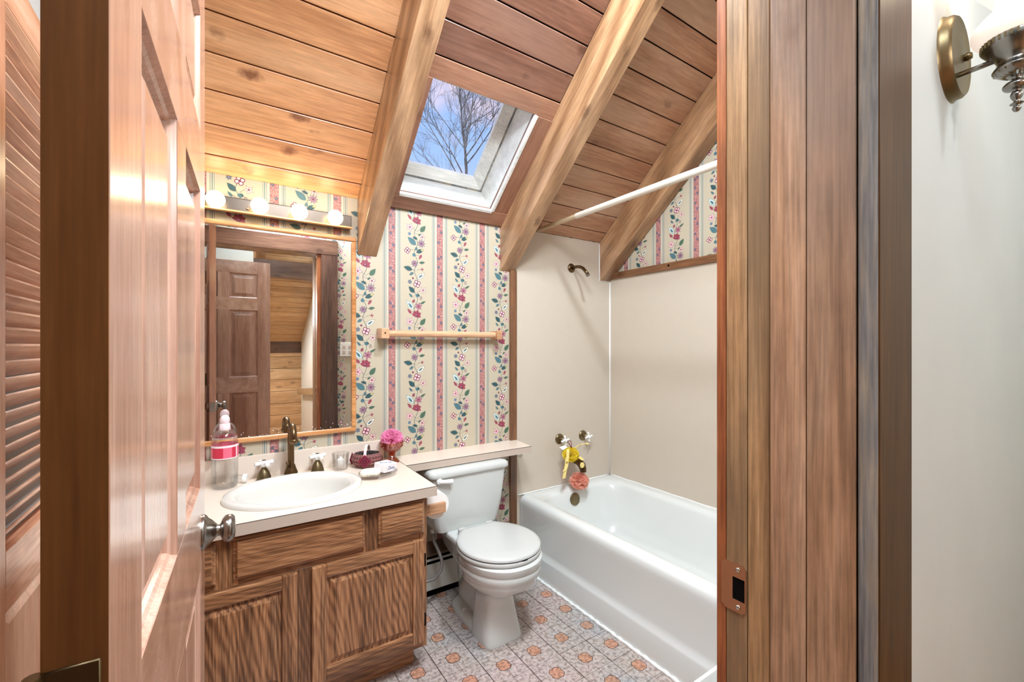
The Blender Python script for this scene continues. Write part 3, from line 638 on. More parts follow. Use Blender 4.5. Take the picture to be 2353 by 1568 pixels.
# ------------------------------------------------------------------ surround panels, trims, caulk
o = tag(box('wall_tub', (1.457, XR, D-.006, D, 0, ZP-.002), 'surround'), kind='structure')
o = tag(box('wall_tub_side', (XR-.006, XR, .42, D, .36, 1.765), 'surround'), kind='structure')
bm = BM(); tube(bm, [(XR-.007, D-.007, .405), (XR-.007, D-.007, 1.74)], .0055, 8)
tube(bm, [(2.146, D-.007, 1.99), (2.146, D-.007, 1.742), (XR-.01, D-.007, 1.742)], .004, 8)
pts = [(1.472+k*.0397, D-.008, .408+.001*sin(k*2.1)) for k in range(20)]; tube(bm, pts, .0045, 6)
pts = [(XR-.008, D-.01-k*.05, .408+.001*sin(k*1.7)) for k in range(34)]; tube(bm, pts, .0045, 6)
pts = [(1.464+.0025*sin(k*1.9)*sin(k*.7), 2.14-k*.02, .003) for k in range(80)]; tube(bm, pts, [.008+.003*sin(k*2.7) for k in range(80)], 6)
tag(obj('trim_caulk', bm, 'caulk', smooth=True), kind='structure')
tag(box('trim_2', (1.413, 1.457, D-.018, D, 0, 1.745), 'trim_brown', bev=.001), kind='structure')
tr3 = tag(box('trim_3', (XR-.02, XR, .42, D, 1.757, 1.80), 'trim_brown_y', bev=.002), kind='structure')
bm = BM(); lathe(bm, [(0, -.001), (.006, -.001), (.0065, .002), (.003, .0025), (0, .0015)], 16, (XR-.0215, 1.66, 1.782), 'x'); obj('screw', bm, 'black_gap', tr3, True)

# ------------------------------------------------------------------ open six-panel door on the left
P0 = Vector((-.062, .39)); P1 = Vector((-.030, 1.10)); dd = (P1-P0).normalized(); DW = .718; TH = .033
def six_panel(root, W, H, cols, rows, t, mz, my, edge=None):
    """local frame: x along the door from the hinge, y = thickness (0 = face seen, going to +t behind), z up"""
    xs = [0]+[v for c in cols for v in c]+[W]
    def piece(nm, x0, x1, z0, z1, mat, b=.0005):
        bm = BM(); bx(bm, x0, x1, 0, t, z0, z1, bev=b, seg=1); return obj(nm, bm, mat, root)
    piece('stile', 0, cols[0][0], 0, H, mz); piece('stile', cols[-1][1], W, 0, H, mz)
    zz = sorted(rows)
    for (z0, z1), (z2, _) in zip([(0, 0)]+zz, zz+[(H, H)]):
        if z2 > z1: piece('rail', cols[0][0], cols[-1][1], z1, z2, my)
    for z0, z1 in zz:
        for c0, c1 in zip(cols, cols[1:]): piece('muntin', c0[1], c1[0], z0, z1, mz)
        for x0, x1 in cols:
            bm = BM(); e = .0009
            for y_s, y_f, y_p in ((e, .0145, .0055), (t-e, t-.0145, t-.0055)):
                def rr(i, y): return [(x0+i, y, z0+i), (x1-i, y, z0+i), (x1-i, y, z1-i), (x0+i, y, z1-i)]
                # sticking (ovolo), groove, then the bevel of the raised field
                sgn = 1 if y_f < t/2 else -1
                rings(bm, [rr(0, y_s), rr(.003, y_s+sgn*.006), rr(.007, y_s+sgn*.009), rr(.009, y_f), rr(.018, y_f), rr(.042, y_p), rr(.043, y_p-sgn*.0008)], False, True)
            obj('panel', bm, mz, root)
door = empty('door_1', (P0.x, P0.y, 0)); door.rotation_euler = (0, 0, math.atan2(dd.y, dd.x))
tag(door, 'open six-panel brown wooden door with a round knob', 'door', kind='structure')
ROWS = [(.20, .872), (1.03, 1.592), (1.708, 1.925)]
six_panel(door, DW, 2.03, [(.100, .318), (.406, .624)], ROWS, TH, 'door_wood_z', 'door_wood_y')
for ch in door.children:
    if ch.name.startswith('rail'): ch.data.materials[0] = MATS['door_wood_x'] if 'door_wood_x' in MATS else ch.data.materials[0]
bm = BM(); bx(bm, -.0012, .0, .0005, TH-.0005, 0, 2.03); obj('hinge_edge', bm, 'door_edge_shaded', door)  # thin strip over the door edge, shade painted in as dark brown
for z in (.25, 1.05, 1.80):
    bm = BM(); bx(bm, -.003, -.0012, .004, TH-.002, z-.045, z+.045, bev=.0008, seg=1); lathe(bm, [(0, z-.045), (.005, z-.045), (.005, z+.045), (0, z+.045)], 12, (-.004, TH+.002, 0))
    for k in (-.028, 0, .028): lathe(bm, [(0, -.0042), (.0035, -.0038), (.0035, -.003)], 10, (0, TH*.5, z+k), 'x')
    tag(obj('hinge', bm, 'old_brass', door, True, auto=40), None)
# knob set: axis is local -y (into the room) 
KZ = .932; KX = DW-.055
bm = BM(); lathe(bm, [(0, 0), (.0335, 0), (.034, -.003), (.031, -.007), (.026, -.010), (.021, -.016), (.014, -.022), (.012, -.024), (.012, -.030), (.020, -.033), (.0255, -.038), (.0265, -.044), (.0255, -.050), (.021, -.054), (.012, -.0555), (0, -.0555)], 36, (KX, 0, KZ), 'y')
kn = tag(obj('knob', bm, 'nickel', door, True, auto=50), 'brushed nickel knob and rose')
bm = BM(); lathe(bm, [(0, TH), (.033, TH), (.031, TH+.010), (.0115, TH+.022), (.011, TH+.035), (.0245, TH+.042), (.0275, TH+.056), (.018, TH+.066), (0, TH+.068)], 28, (KX, 0, KZ), 'y'); obj('knob', bm, 'nickel', door, True)
bm = BM(); bx(bm, DW, DW+.0015, .004, TH-.004, KZ-.028, KZ+.028, bev=.0005, seg=1); bx(bm, DW+.001, DW+.011, .011, TH-.011, KZ-.008, KZ+.008, bev=.002); obj('latch', bm, 'nickel', door)

# ------------------------------------------------------------------ louvered closet door, far left
lv = tag(empty('door_2', (XL, 1.12, 0)), 'louvered closet door over a raised wooden panel', 'door', kind='structure')
def lb(nm, y0, y1, z0, z1, mat, x0=-.03, x1=0): bm = BM(); bx(bm, x0, x1, y0, y1, z0, z1, bev=.0015, seg=1); return obj(nm, bm, mat, lv)
LW = .50
lb('stile', 0, .078, .02, 2.02, 'louver_stile'); lb('stile', LW-.078, LW, .02, 2.02, 'louver_stile')
lb('stile', -.5, -.004, .02, 2.02, 'louver_stile'); lb('rail', .078, LW-.078, .80, .915, 'louver_wood'); lb('rail', .078, LW-.078, 1.94, 2.02, 'louver_wood'); lb('rail', .078, LW-.078, .02, .14, 'louver_wood')
bm = BM()
rr = lambda i, x: [(x, .078+i, .14+i), (x, LW-.078-i, .14+i), (x, LW-.078-i, .80-i), (x, .078+i, .80-i)]
rings(bm, [rr(0, -.001), rr(.003, -.012), rr(.010, -.014), rr(.034, -.005), rr(.036, -.005)], False, True); obj('panel', bm, 'louver_stile', lv)
bm = BM(); w_, t_ = .040, .0065; pr = [(-.5*w_, -t_/2), (.5*w_-.002, -t_/2), (.5*w_, -t_/4), (.5*w_, t_/4), (.5*w_-.002, t_/2), (-.5*w_, t_/2)]
rings(bm, [[(p, 0, q) for p, q in pr], [(p, LW-.156, q) for p, q in pr]])
s0 = obj('slat', bm, 'louver_wood', lv)
zs = .938; k = 0
while zs < 1.93:
    o = s0 if k == 0 else s0.copy()
    if k: COL.objects.link(o)
    o.matrix_basis = Matrix.Translation((-.0145, .078, zs)) @ Matrix.Rotation(-radians(48), 4, 'Y')
    zs += .0318; k += 1
box('backing', (-.06, -.058, .0, LW, .9, 2.0), 'black_gap', lv)

# ------------------------------------------------------------------ hall seen in the mirror
HX = .95
tag(box('wall_knee', (-1.3, 2.3, -2.72, -2.62, 0, 1.4), 'black_gap'), kind='structure'); wk = bpy.data.objects['wall_knee']
z = 0; k = 0
hts = [.165, .165, .16, .17, .165, .155, .165, .17]
for h in hts:
    segs = [(-1.3, 2.3)] if k % 3 else [(-1.3, .42), (.423, 2.3)]
    if z+h > 1.2: h = 1.2-z
    for a, b in segs: box('board', (a, b, -2.62, -2.60, z+.002, z+h-.002), 'hall_boards', wk, bev=.002)
    z += h; k += 1
    if z >= 1.199: break
box('board', (-1.3, 2.3, -2.625, -2.595, 1.2, 1.36), 'dark_wood_x', wk, bev=.002)
hc = tag(empty('ceiling_hall'), kind='structure'); HS = math.atan(.60)
HM = Matrix(((1, 0, 0, 0), (0, cos(HS), sin(HS), -2.61), (0, sin(HS), -cos(HS), 1.35), (0, 0, 0, 1)))
bm = BM(); bx(bm, 0, 3.6, .003, .103, -.02, 0, bev=.002, seg=1); p0 = obj('plank', bm, 'hall_boards', hc)
for k in range(31):
    o = p0 if k == 0 else p0.copy()
    if k: COL.objects.link(o)
    o.matrix_basis = HM @ Matrix.Translation((-1.3, .106*k, 0))
bm = BM(); bx(bm, -1.3, 2.36, -.1, 3.32, -.2, -.021); tag(obj('roof_hall', bm, 'black_gap', matrix=HM), kind='structure')
tag(box('wall_hall_left', (-1.4, -1.3, -2.7, FY0, 0, 3.7), 'hall_white'), kind='structure')
tag(box('wall_hall_right', (2.3, 2.4, -.95, FY0, 0, 3.7), 'hall_white'), kind='structure')
tag(box('wall_stair', (HX, 2.4, -2.7, -.95, 0, 3.7), 'hall_white'), kind='structure')
tag(box('wall_closet', (-1.3, .24, -.44, -.345, 0, 2.55), 'hall_white'), kind='structure')
for i, xx in enumerate((.33,)):
    o = box('rafter', (xx-.045, xx+.045, .01, 2.6, .0005, .16), 'rafter_wood', bev=.003); o.matrix_world = HM; tag(o, 'rafter of the hall ceiling seen in the mirror', 'beam')
tag(box('hall_beam', (.2, HX, -.80, -.66, 1.99, 2.16), 'dark_wood_x', bev=.003), 'dark timber beam over the hall, seen in the mirror', 'beam')
hd = empty('door_3', (-.34, -.335, 0)); tag(hd, 'brown six-panel hall door reflected in the mirror', 'door', kind='structure')
hd.matrix_world = Matrix.Translation((.372, -.30, 0)) @ Matrix.Rotation(pi, 4, 'Z')
six_panel(hd, .72, 2.06, [(.10, .318), (.402, .62)], [(.22, .88), (1.02, 1.62), (1.73, 1.95)], .033, 'door_wood_z', 'door_wood_y')
hr = tag(empty('handrail', (HX, -1.7, .95)), 'pale wooden handrail on the hall wall, seen in the mirror', 'handrail')
bm = BM(); hexa(bm, [(HX-.075, -2.45, .62), (HX-.03, -2.45, .62), (HX-.03, -1.05, .74), (HX-.075, -1.05, .74), (HX-.075, -2.45, .70), (HX-.03, -2.45, .70), (HX-.03, -1.05, .82), (HX-.075, -1.05, .82)]); at0(obj('rail', bm, 'handrail_wood', hr))
for y in (-2.3, -1.2):
    at0(box('bracket', (HX-.05, HX, y-.02, y+.02, .66, .70), 'old_brass', hr, bev=.003))

# ------------------------------------------------------------------ vanity cabinet
VX0, VX1, VF = -.218, .684, 1.645
va = tag(empty('vanity_cabinet', (.233, 1.9, 0)), 'oak vanity cabinet with raised-panel doors under the sink', 'cabinet')
def vb(nm, b, mat, parent=None, bev=.0012): 
    bm = BM(); bx(bm, *b, bev=bev, seg=1); o = obj(nm, bm, mat, parent or va); 
    if parent is None: at0(o)
    return o
vb('body', (VX0, VX1-.006, VF+.02, D-.02, .10, .585), 'oak_z')
vb('body', (VX0, VX0+.012, VF+.02, D-.02, .585, .70), 'oak_z')
vb('side_panel', (VX1-.006, VX1, VF+.019, D-.02, .10, .702), 'oak_z')
vb('filler_panel', (XL+.002, VX0, VF+.002, VF+.03, .0, .702), 'oak_z')
for a, b in ((VX0, VX0+.03), (-.03, .044), (.428, .496), (VX1-.03, VX1)): vb('face_stile', (a, b, VF, VF+.019, .535, .702), 'oak_z')
for a, b in ((VX0, VX0+.03), (.200, .272), (VX1-.03, VX1)): vb('face_stile', (a, b, VF+.0002, VF+.0192, .10, .535), 'oak_z')
for z0, z1 in ((.68, .702), (.515, .572), (.10, .15)): vb('face_rail', (VX0+.03, VX1-.03, VF+.0005, VF+.018, z0, z1), 'oak_x')
vb('toe_kick', (VX0, .655, 1.712, 1.73, 0, .10), 'oak_x')
def drawer(x0, x1, z0, z1):
    bm = BM(); rr = lambda i, y: [(x0+i, y, z0+i), (x1-i, y, z0+i), (x1-i, y, z1-i), (x0+i, y, z1-i)]
    rings(bm, [rr(0, VF), rr(0, VF-.007), rr(.004, VF-.009), rr(.011, VF-.0175), rr(.013, VF-.018)]); at0(obj('drawer_front', bm, 'oak_x', va))
drawer(.030, .437, .556, .688); drawer(.489, .670, .556, .689); drawer(-.205, -.016, .556, .688)
def vdoor(x0, x1, z0, z1, hinge_side):
    sw = .047; bm = BM()
    rr = lambda i, y: [(x0+sw+i, y, z0+sw+i), (x1-sw-i, y, z0+sw+i), (x1-sw-i, y, z1-sw-i), (x0+sw+i, y, z1-sw-i)]
    rings(bm, [rr(-.004, VF-.004), rr(-.004, VF-.008), rr(.008, VF-.008), rr(.026, VF-.0165), rr(.028, VF-.0168)]); dr = at0(obj('door', bm, 'oak_panel', va))
    def piece(nm, a, b, c, d, mat, tab):
        bm = BM()
        # bevelled outer edge and moulded inner edge come from the bevel
        bx(bm, a, b, VF-.019, VF-.0005, c, d, bev=.0045, seg=2); o = obj(nm, bm, mat, dr); return o
    piece('stile', x0, x0+sw, z0, z1, 'oak_z', 0); piece('stile', x1-sw, x1, z0, z1, 'oak_z', 0)
    piece('rail', x0+sw-.001, x1-sw+.001, z0, z0+sw, 'oak_x', 0); piece('rail', x0+sw-.001, x1-sw+.001, z1-sw, z1, 'oak_x', 0)
    if hinge_side:
        for z in (z0+.085, z1-.085):
            bm = BM(); bx(bm, x1, x1+.007, VF-.012, VF-.0005, z-.022, z+.022, bev=.001, seg=1); lathe(bm, [(0, z-.024), (.0035, z-.024), (.0035, z+.024), (0, z+.024)], 10, (x1+.004, VF-.012, 0)); obj('hinge', bm, 'black_gap', dr)
vdoor(.258, .668, .128, .535, True); vdoor(-.203, .213, .128, .533, False)

# countertop with a hole for the bowl
ct = tag(empty('countertop', (.19, 1.88, .703)), 'beige laminate vanity countertop with a low backsplash', 'countertop')
SX, SY, SRX, SRY = .2395, 1.862, .2425, .198
def slab():
    bm = BM(); n = 64; x0, x1, y0, y1 = XL, .713, 1.6135, D-.001
    hole = [(SX+(SRX-.02)*cos(2*pi*k/n), SY+(SRY-.02)*sin(2*pi*k/n)) for k in range(n)]
    outp = []
    for (hx, hy) in hole:       # matching point on the rectangle
        dx, dy = hx-SX, hy-SY; t = min([((x1-SX)/dx) if dx > 1e-9 else 1e9, ((x0-SX)/dx) if dx < -1e-9 else 1e9, ((y1-SY)/dy) if dy > 1e-9 else 1e9, ((y0-SY)/dy) if dy < -1e-9 else 1e9]); outp.append([SX+dx*t, SY+dy*t])
    for cx, cy in ((x0, y0), (x1, y0), (x0, y1), (x1, y1)):   # pull the nearest point into each corner
        i = min(range(n), key=lambda q: (outp[q][0]-cx)**2+(outp[q][1]-cy)**2); outp[i] = [cx, cy]
    rings(bm, [[(p[0], p[1], .741) for p in hole], [(p[0], p[1], .741) for p in outp], [(p[0], p[1], .7415-.0385) for p in outp], [(p[0], p[1], .7415-.0385) for p in hole]], False, False)
    return at0(obj('slab', bm, ['laminate'], ct))
sl = slab()
for p in sl.data.polygons:
    pass
at0(box('front_edge', (XL, .7135, 1.6125, 1.6137, .7028, .7402), 'laminate_edge', ct)); at0(box('side_edge', (.713, .7142, 1.6125, 2.0, .7028, .7402), 'laminate_edge', ct))
bm = BM(); bx(bm, XL, .7145, 1.6118, 1.6138, .7402, .7412); bx(bm, .7128, .7145, 1.6118, 1.965, .7402, .7412); at0(obj('edge_line', bm, 'laminate_line', ct))
at0(box('backsplash', (XL, .664, D-.02, D-.0005, .741, .835), 'laminate', ct, bev=.001))
# shelf over the toilet tank
bm = BM(); hexa(bm, [(.7155, 1.963, .708), (1.430, 1.956, .708), (1.452, D-.001, .708), (.7155, D-.001, .708), (.7155, 1.963, .742), (1.430, 1.956, .742), (1.452, D-.001, .742), (.7155, D-.001, .742)])
sh = tag(obj('wall_shelf', bm, 'laminate'), 'narrow beige laminate shelf over the toilet tank', 'shelf')
bm = BM(); hexa(bm, [(.7155, 1.961, .708), (1.430, 1.954, .708), (1.430, 1.9565, .708), (.7155, 1.9635, .708), (.7155, 1.961, .741), (1.430, 1.954, .741), (1.430, 1.9565, .741), (.7155, 1.9635, .741)]); obj('front_edge', bm, 'laminate_edge', sh)
bm = BM(); hexa(bm, [(.7155, 1.9603, .741), (1.430, 1.9533, .741), (1.430, 1.957, .741), (.7155, 1.964, .741), (.7155, 1.9603, .7422), (1.430, 1.9533, .7422), (1.430, 1.957, .7422), (.7155, 1.964, .7422)]); obj('edge_line', bm, 'laminate_line', sh)

# sink
bm = BM()
prof = [(1.0, .7415), (1.0, .748), (.985, .7555), (.955, .7585), (.90, .7575), (.845, .754), (.80, .746), (.775, .728), (.76, .70), (.72, .66), (.62, .625), (.42, .606), (.14, .600), (.03, .598)]
rings(bm, [[(SX+SRX*r*cos(2*pi*k/64), SY-.0+SRY*(r if r > .9 else r)*sin(2*pi*k/64), z) for k in range(64)] for r, z in prof], False, True)
snk = tag(obj('sink', bm, 'bisque', smooth=True), 'oval white drop-in sink in the vanity top', 'sink')
# faucet and handles
def bell(bm, x, y, z, r, h): lathe(bm, [(r, z), (r*1.0, z+.003), (r*.93, z+h*.3), (r*.72, z+h*.65), (r*.42, z+h*.93), (r*.3, z+h), (0, z+h)], 28, (x, y, 0), cap0=True)
fa = tag(empty('faucet', (.247, 2.085, .741)), 'tall aged bronze gooseneck faucet behind the sink', 'faucet')
bm = BM(); lathe(bm, [(.028, .741), (.028, .745), (.026, .76), (.020, .775), (.0165, .787), (.0165, .790), (.013, .792)], 28, (.247, 2.085, 0), cap0=True); at0(obj('base', bm, 'bronze', fa, True, auto=50))
pts = [(.247, 2.085, .78), (.247, 2.085, .84), (.247, 2.085, .915)]+[(.247, 2.085-.042*(1-cos(a)), .918+.042*sin(a)) for a in [radians(q) for q in range(15, 181, 15)]]+[(.247, 2.001, .905)]
bm = BM(); tube(bm, pts, .0128, 16); at0(obj('spout', bm, 'bronze', fa, True, auto=50))
bm = BM(); lathe(bm, [(0, .893), (.0115, .893), (.0135, .897), (.0165, .903), (.0175, .907), (.0165, .912), (.013, .914)], 24, (.247, 2.001, 0)); tube(bm, [(.26, 2.001, .905), (.272, 1.999, .904)], .004, 8); at0(obj('aerator', bm, 'bronze', fa, True, auto=50))
bm = BM(); tube(bm, [(.24, 2.07, .785), (.232, 2.062, .80), (.23, 2.06, .807)], [.004, .006, .006], 10); at0(obj('diverter_knob', bm, 'bronze', fa, True))
def cross(bm, c, ln, r, ax):
    c = Vector(c)
    for d in ax:
        d = Vector(d)*ln
        P = [c-d, c-d*.96, c-d*.8, c-d*.35, c, c+d*.35, c+d*.8, c+d*.96, c+d]; tube(bm, P, [r*.5, r*.95, r*1.05, r*.7, r*.95, r*.7, r*1.05, r*.95, r*.5], 12)
for i, (x, lab) in enumerate(((.146, 'sink tap handle with white cross, left of the faucet'), (.352, 'sink tap handle with white cross, right of the faucet'))):
    h = tag(empty('tap_handle', (x, 2.082, .741)), lab, 'tap', 'sink tap handles')
    bm = BM(); bell(bm, x, 2.082, .741, .0275, .052); at0(obj('base', bm, 'old_brass', h, True, auto=60))
    bm = BM(); a = radians(18); cross(bm, (x, 2.082, .812), .037, .0085, ((cos(a), sin(a), 0), (-sin(a), cos(a), 0))); lathe(bm, [(.008, .795), (.012, .803), (.013, .815), (.010, .822), (0, .823)], 20, (x, 2.082, 0)); at0(obj('cross_handle', bm, 'white_ceramic', h, True, auto=60))
    bm = BM(); lathe(bm, [(.0075, .823), (.0075, .8245), (0, .825)], 16, (x, 2.082, 0)); at0(obj('cap', bm, 'old_brass', h, True)); bm = BM(); lathe(bm, [(.009, .792), (.0085, .797)], 16, (x, 2.082, 0)); at0(obj('collar', bm, 'old_brass', h, True))

# ------------------------------------------------------------------ mirror and bulbs
mi = tag(empty('mirror', (.115, D, 1.35)), 'large wood-framed mirror on the wall over the vanity', 'mirror')
MX0, MX1, MZ0, MZ1 = -.32, .533, .893, 1.815; fw = .021
at0(box('glass', (MX0+.01, MX1-.01, D-.008, D-.002, MZ0+.01, MZ1-.01), 'mirror_glass', mi))
def fr_piece(a, b, c, d):     # frame with a rounded bead
    bm = BM(); bx(bm, a, b, D-.019, D-.0005, c, d, bev=.006, seg=3); at0(obj('frame_rail', bm, 'mirror_frame', mi))
fr_piece(MX0, MX1, MZ0, MZ0+fw); fr_piece(MX0, MX1, MZ1-fw, MZ1); fr_piece(MX0, MX0+fw, MZ0+fw, MZ1-fw); fr_piece(MX1-fw, MX1, MZ0+fw, MZ1-fw)
lt = tag(empty('vanity_light', (.2, D, 1.88)), 'bronze light bar with four round lit bulbs over the mirror', 'light')
bm = BM(); bx(bm, -.10, .508, D-.030, D-.001, 1.851, 1.910, bev=.003); at0(obj('bar', bm, 'bar_metal', lt))
at0(box('reflector_lip', (-.10, .508, D-.052, D-.028, 1.846, 1.853), 'mirror_frame', lt, bev=.001))
for i, x in enumerate((-.021, .130, .279, .426)):
    bm = BM(); lathe(bm, [(.016, D-.046), (.020, D-.030)], 20, (x, 0, 1.878), 'y'); at0(obj('socket', bm, 'bar_metal', lt, True))
    bm = BM(); bmesh.ops.create_uvsphere(bm, u_segments=24, v_segments=14, radius=.033, matrix=Matrix.Translation((x, D-.076, 1.878))); at0(obj('bulb', bm, 'bulb_glow', lt, True))
bm = BM(); bmesh.ops.create_uvsphere(bm, u_segments=12, v_segments=8, radius=.006, matrix=Matrix.Translation((.09, D-.034, 1.872))); at0(obj('finial', bm, 'chrome', lt, True))

# ------------------------------------------------------------------ towel bar
tb = tag(empty('towel_bar', (.98, D, 1.36)), 'varnished wooden towel bar on the papered wall over the toilet', 'towel bar')
for x0, x1 in ((.634, .674), (1.283, 1.318)):
    at0(box('bracket', (x0, x1, D-.078, D, 1.334, 1.386), 'towel_wood', tb, bev=.004))
bm = BM(); tube(bm, [(.672, D-.046, 1.360), (1.29, D-.046, 1.360)], .0165, 20); at0(obj('dowel', bm, 'towel_wood', tb, True, auto=50))
bm = BM(); lathe(bm, [(0, D-.0785), (.004, D-.0785), (.004, D-.077)], 12, (.652, 0, 1.361), 'y'); at0(obj('screw_hole', bm, 'black_gap', tb))

# ------------------------------------------------------------------ toilet
TX = 1.035
to = tag(empty('toilet', (TX, 1.8, 0)), 'white round-front toilet with its lid closed', 'toilet')
bm = BM()
prof = [(.096, .090, 1.687, 0, 5), (.096, .090, 1.687, .012, 5), (.090, .083, 1.690, .05, 4.6), (.080, .078, 1.702, .12, 4), (.075, .080, 1.705, .175, 3.4), (.082, .100, 1.712, .205, 3), (.104, .166, 1.728, .228, 2.6),
        (.136, .184, 1.696, .255, 2.3), (.158, .196, 1.676, .285, 2.15), (.166, .200, 1.668, .305, 2.1), (.1665, .2005, 1.668, .315, 2.1), (.172, .203, 1.664, .323, 2.1), (.1755, .205, 1.662, .345, 2.1), (.1715, .203, 1.664, .354, 2.1), (.1765, .206, 1.661, .363, 2.1), (.178, .207, 1.660, .385, 2.1), (.170, .2, 1.662, .392, 2.1)]
rings(bm, [sell(TX, cy, rx, ry, z, e, 56) for rx, ry, cy, z, e in prof])
at0(obj('bowl', bm, 'porcelain', to, True, auto=45))
bm = BM(); rings(bm, [sell(TX, cy, rx, ry, z, 3.5, 40) for rx, ry, cy, z in ((.094, .185, 1.83, 0), (.094, .185, 1.83, .018), (.088, .178, 1.83, .030), (.052, .16, 1.84, .045), (.050, .17, 1.86, .2), (.105, .16, 1.93, .30), (.125, .18, 1.93, .385))]); at0(obj('pedestal_back', bm, 'porcelain', to, True, auto=45))
bm = BM(); bx(bm, TX-.125, TX+.125, 1.80, 2.12, .355, .392, bev=.012, seg=3); at0(obj('deck', bm, 'porcelain', to, True, auto=50))
def seat_ring(i, z, n=40):
    cy = 1.662; pts = []
    for k in range(n+1):
        a = pi+pi*k/n; pts.append((TX+(.184-i)*cos(a), cy+(.196-i)*sin(a), z))
    for k in range(1, 9):
        t = k/9; a = t*pi/2; pts.append((TX+(.184-i)*(1-.0)*cos(a*.62), cy+(.190-i)*sin(a*.62)*1.12, z))
    xb = TX+.098-i
    pts.append((xb, 1.856-i, z)); pts.append((2*TX-xb, 1.856-i, z))
    for k in range(8, 0, -1):
        a = (k/9)*pi/2; pts.append((TX-(.184-i)*cos(a*.62), cy+(.190-i)*sin(a*.62)*1.12, z))
    return pts
bm = BM(); rings(bm, [seat_ring(.004, .394), seat_ring(0, .398), seat_ring(0, .408), seat_ring(.003, .412)]); at0(obj('seat', bm, 'seat_plastic', to, True, auto=45))
bm = BM(); rings(bm, [seat_ring(.005, .415), seat_ring(.001, .418), seat_ring(.001, .425), seat_ring(.005, .430), seat_ring(.02, .4325), seat_ring(.08, .4335)]); at0(obj('lid', bm, 'seat_plastic', to, True, auto=45))
bm = BM(); rings(bm, [seat_ring(.008, .411), seat_ring(.008, .416)]); bx(bm, TX-.005, TX+.02, 1.468, 1.48, .412, .416); at0(obj('bumper_gap', bm, 'black_gap', to))
for s in (-1, 1):
    bm = BM(); bx(bm, TX+s*.075-.02, TX+s*.075+.02, 1.85, 1.885, .392, .425, bev=.006); at0(obj('hinge', bm, 'seat_plastic', to, True, auto=50))
bm = BM(); TY0 = 1.922
TR = [(.150, TY0+.035, .385, .03), (.172, TY0+.018, .392, .04), (.185, TY0+.012, .42, .045), (.196, TY0+.005, .50, .04), (.206, TY0, .60, .035), (.212, TY0-.002, .672, .03)]
rings(bm, [rrect(TX-h, TX+h, y0, 2.125, z, r) for h, y0, z, r in TR]); at0(obj('tank', bm, 'porcelain', to, True, auto=50))
bm = BM(); rings(bm, [rrect(TX-.222, TX+.222, TY0-.012, 2.13, .668, .03), rrect(TX-.224, TX+.224, TY0-.015, 2.132, .674, .03), rrect(TX-.222, TX+.222, TY0-.014, 2.132, .690, .03), rrect(TX-.214, TX+.214, TY0-.005, 2.126, .700, .03), rrect(TX-.19, TX+.19, TY0+.02, 2.10, .704, .03)]); at0(obj('tank_lid', bm, 'porcelain', to, True, auto=50))
bm = BM(); lathe(bm, [(0, TY0-.016), (.014, TY0-.014), (.016, TY0-.004), (.016, TY0+.004)], 20, (TX-.175, 0, .655), 'y'); tube(bm, [(TX-.18, TY0-.016, .655), (TX-.15, TY0-.022, .653), (TX-.115, TY0-.024, .650)], [.009, .010, .012], 12); at0(obj('flush_lever', bm, 'white_ceramic', to, True, auto=60))
bm = BM(); lathe(bm, [(.013, .02), (.013, .03), (.011, .042), (.005, .046), (0, .047)], 20, (TX-.070, 1.868, 0)); at0(obj('bolt_cap', bm, 'seat_plastic', to, True))
bm = BM(); lathe(bm, [(.013, .02), (.013, .03), (.011, .042), (.005, .046), (0, .047)], 20, (TX+.070, 1.868, 0)); at0(obj('bolt_cap', bm, 'seat_plastic', to, True))
ho = tag(empty('supply_hose', (.80, 2.1, .12)), 'looped grey water supply hose under the toilet tank', 'hose')
bm = BM(); tube(bm, [(.872, 2.02, .39), (.872, 2.02, .36), (.876, 2.015, .33), (.895, 2.005, .28), (.912, 2.0, .23), (.905, 2.0, .18), (.87, 2.0, .15), (.83, 2.01, .145), (.79, 2.03, .155), (.76, 2.06, .165)], .0085, 12); at0(obj('hose', bm, 'hose_gray', ho, True))
bm = BM(); lathe(bm, [(.012, .372), (.014, .377), (.014, .392), (.010, .394)], 8, (.872, 2.02, 0)); at0(obj('coupling', bm, 'white_plastic', ho))
bm = BM(); tube(bm, [(.76, 2.06, .165), (.735, 2.085, .165)], .014, 10); bx(bm, .70, .74, 2.06, 2.12, .15, .18, bev=.006); at0(obj('shutoff_valve', bm, 'chrome', ho))

# baseboard heater
he = tag(empty('baseboard_heater', (1.05, D, 0)), 'low white baseboard heater behind the toilet with dark slots', 'heater')
HX0, HX1 = .69, 1.408
bm = BM(); bx(bm, HX0, HX1, 2.092, 2.097, .045, .178, bev=.001, seg=1); at0(obj('front_panel', bm, 'heater_white', he))
bm = BM(); bx(bm, HX0, HX1, 2.12, D-.001, .0, .235); at0(obj('back_case', bm, 'black_gap', he))
bm = BM(); hexa(bm, [(HX0, 2.085, .222), (HX1, 2.085, .222), (HX1, D-.001, .252), (HX0, D-.001, .252), (HX0, 2.083, .236), (HX1, 2.083, .236), (HX1, D-.001, .268), (HX0, D-.001, .268)]); at0(obj('top_cap', bm, 'heater_top', he))
at0(box('damper', (HX0, HX1, 2.088, 2.094, .196, .206), 'heater_white', he))

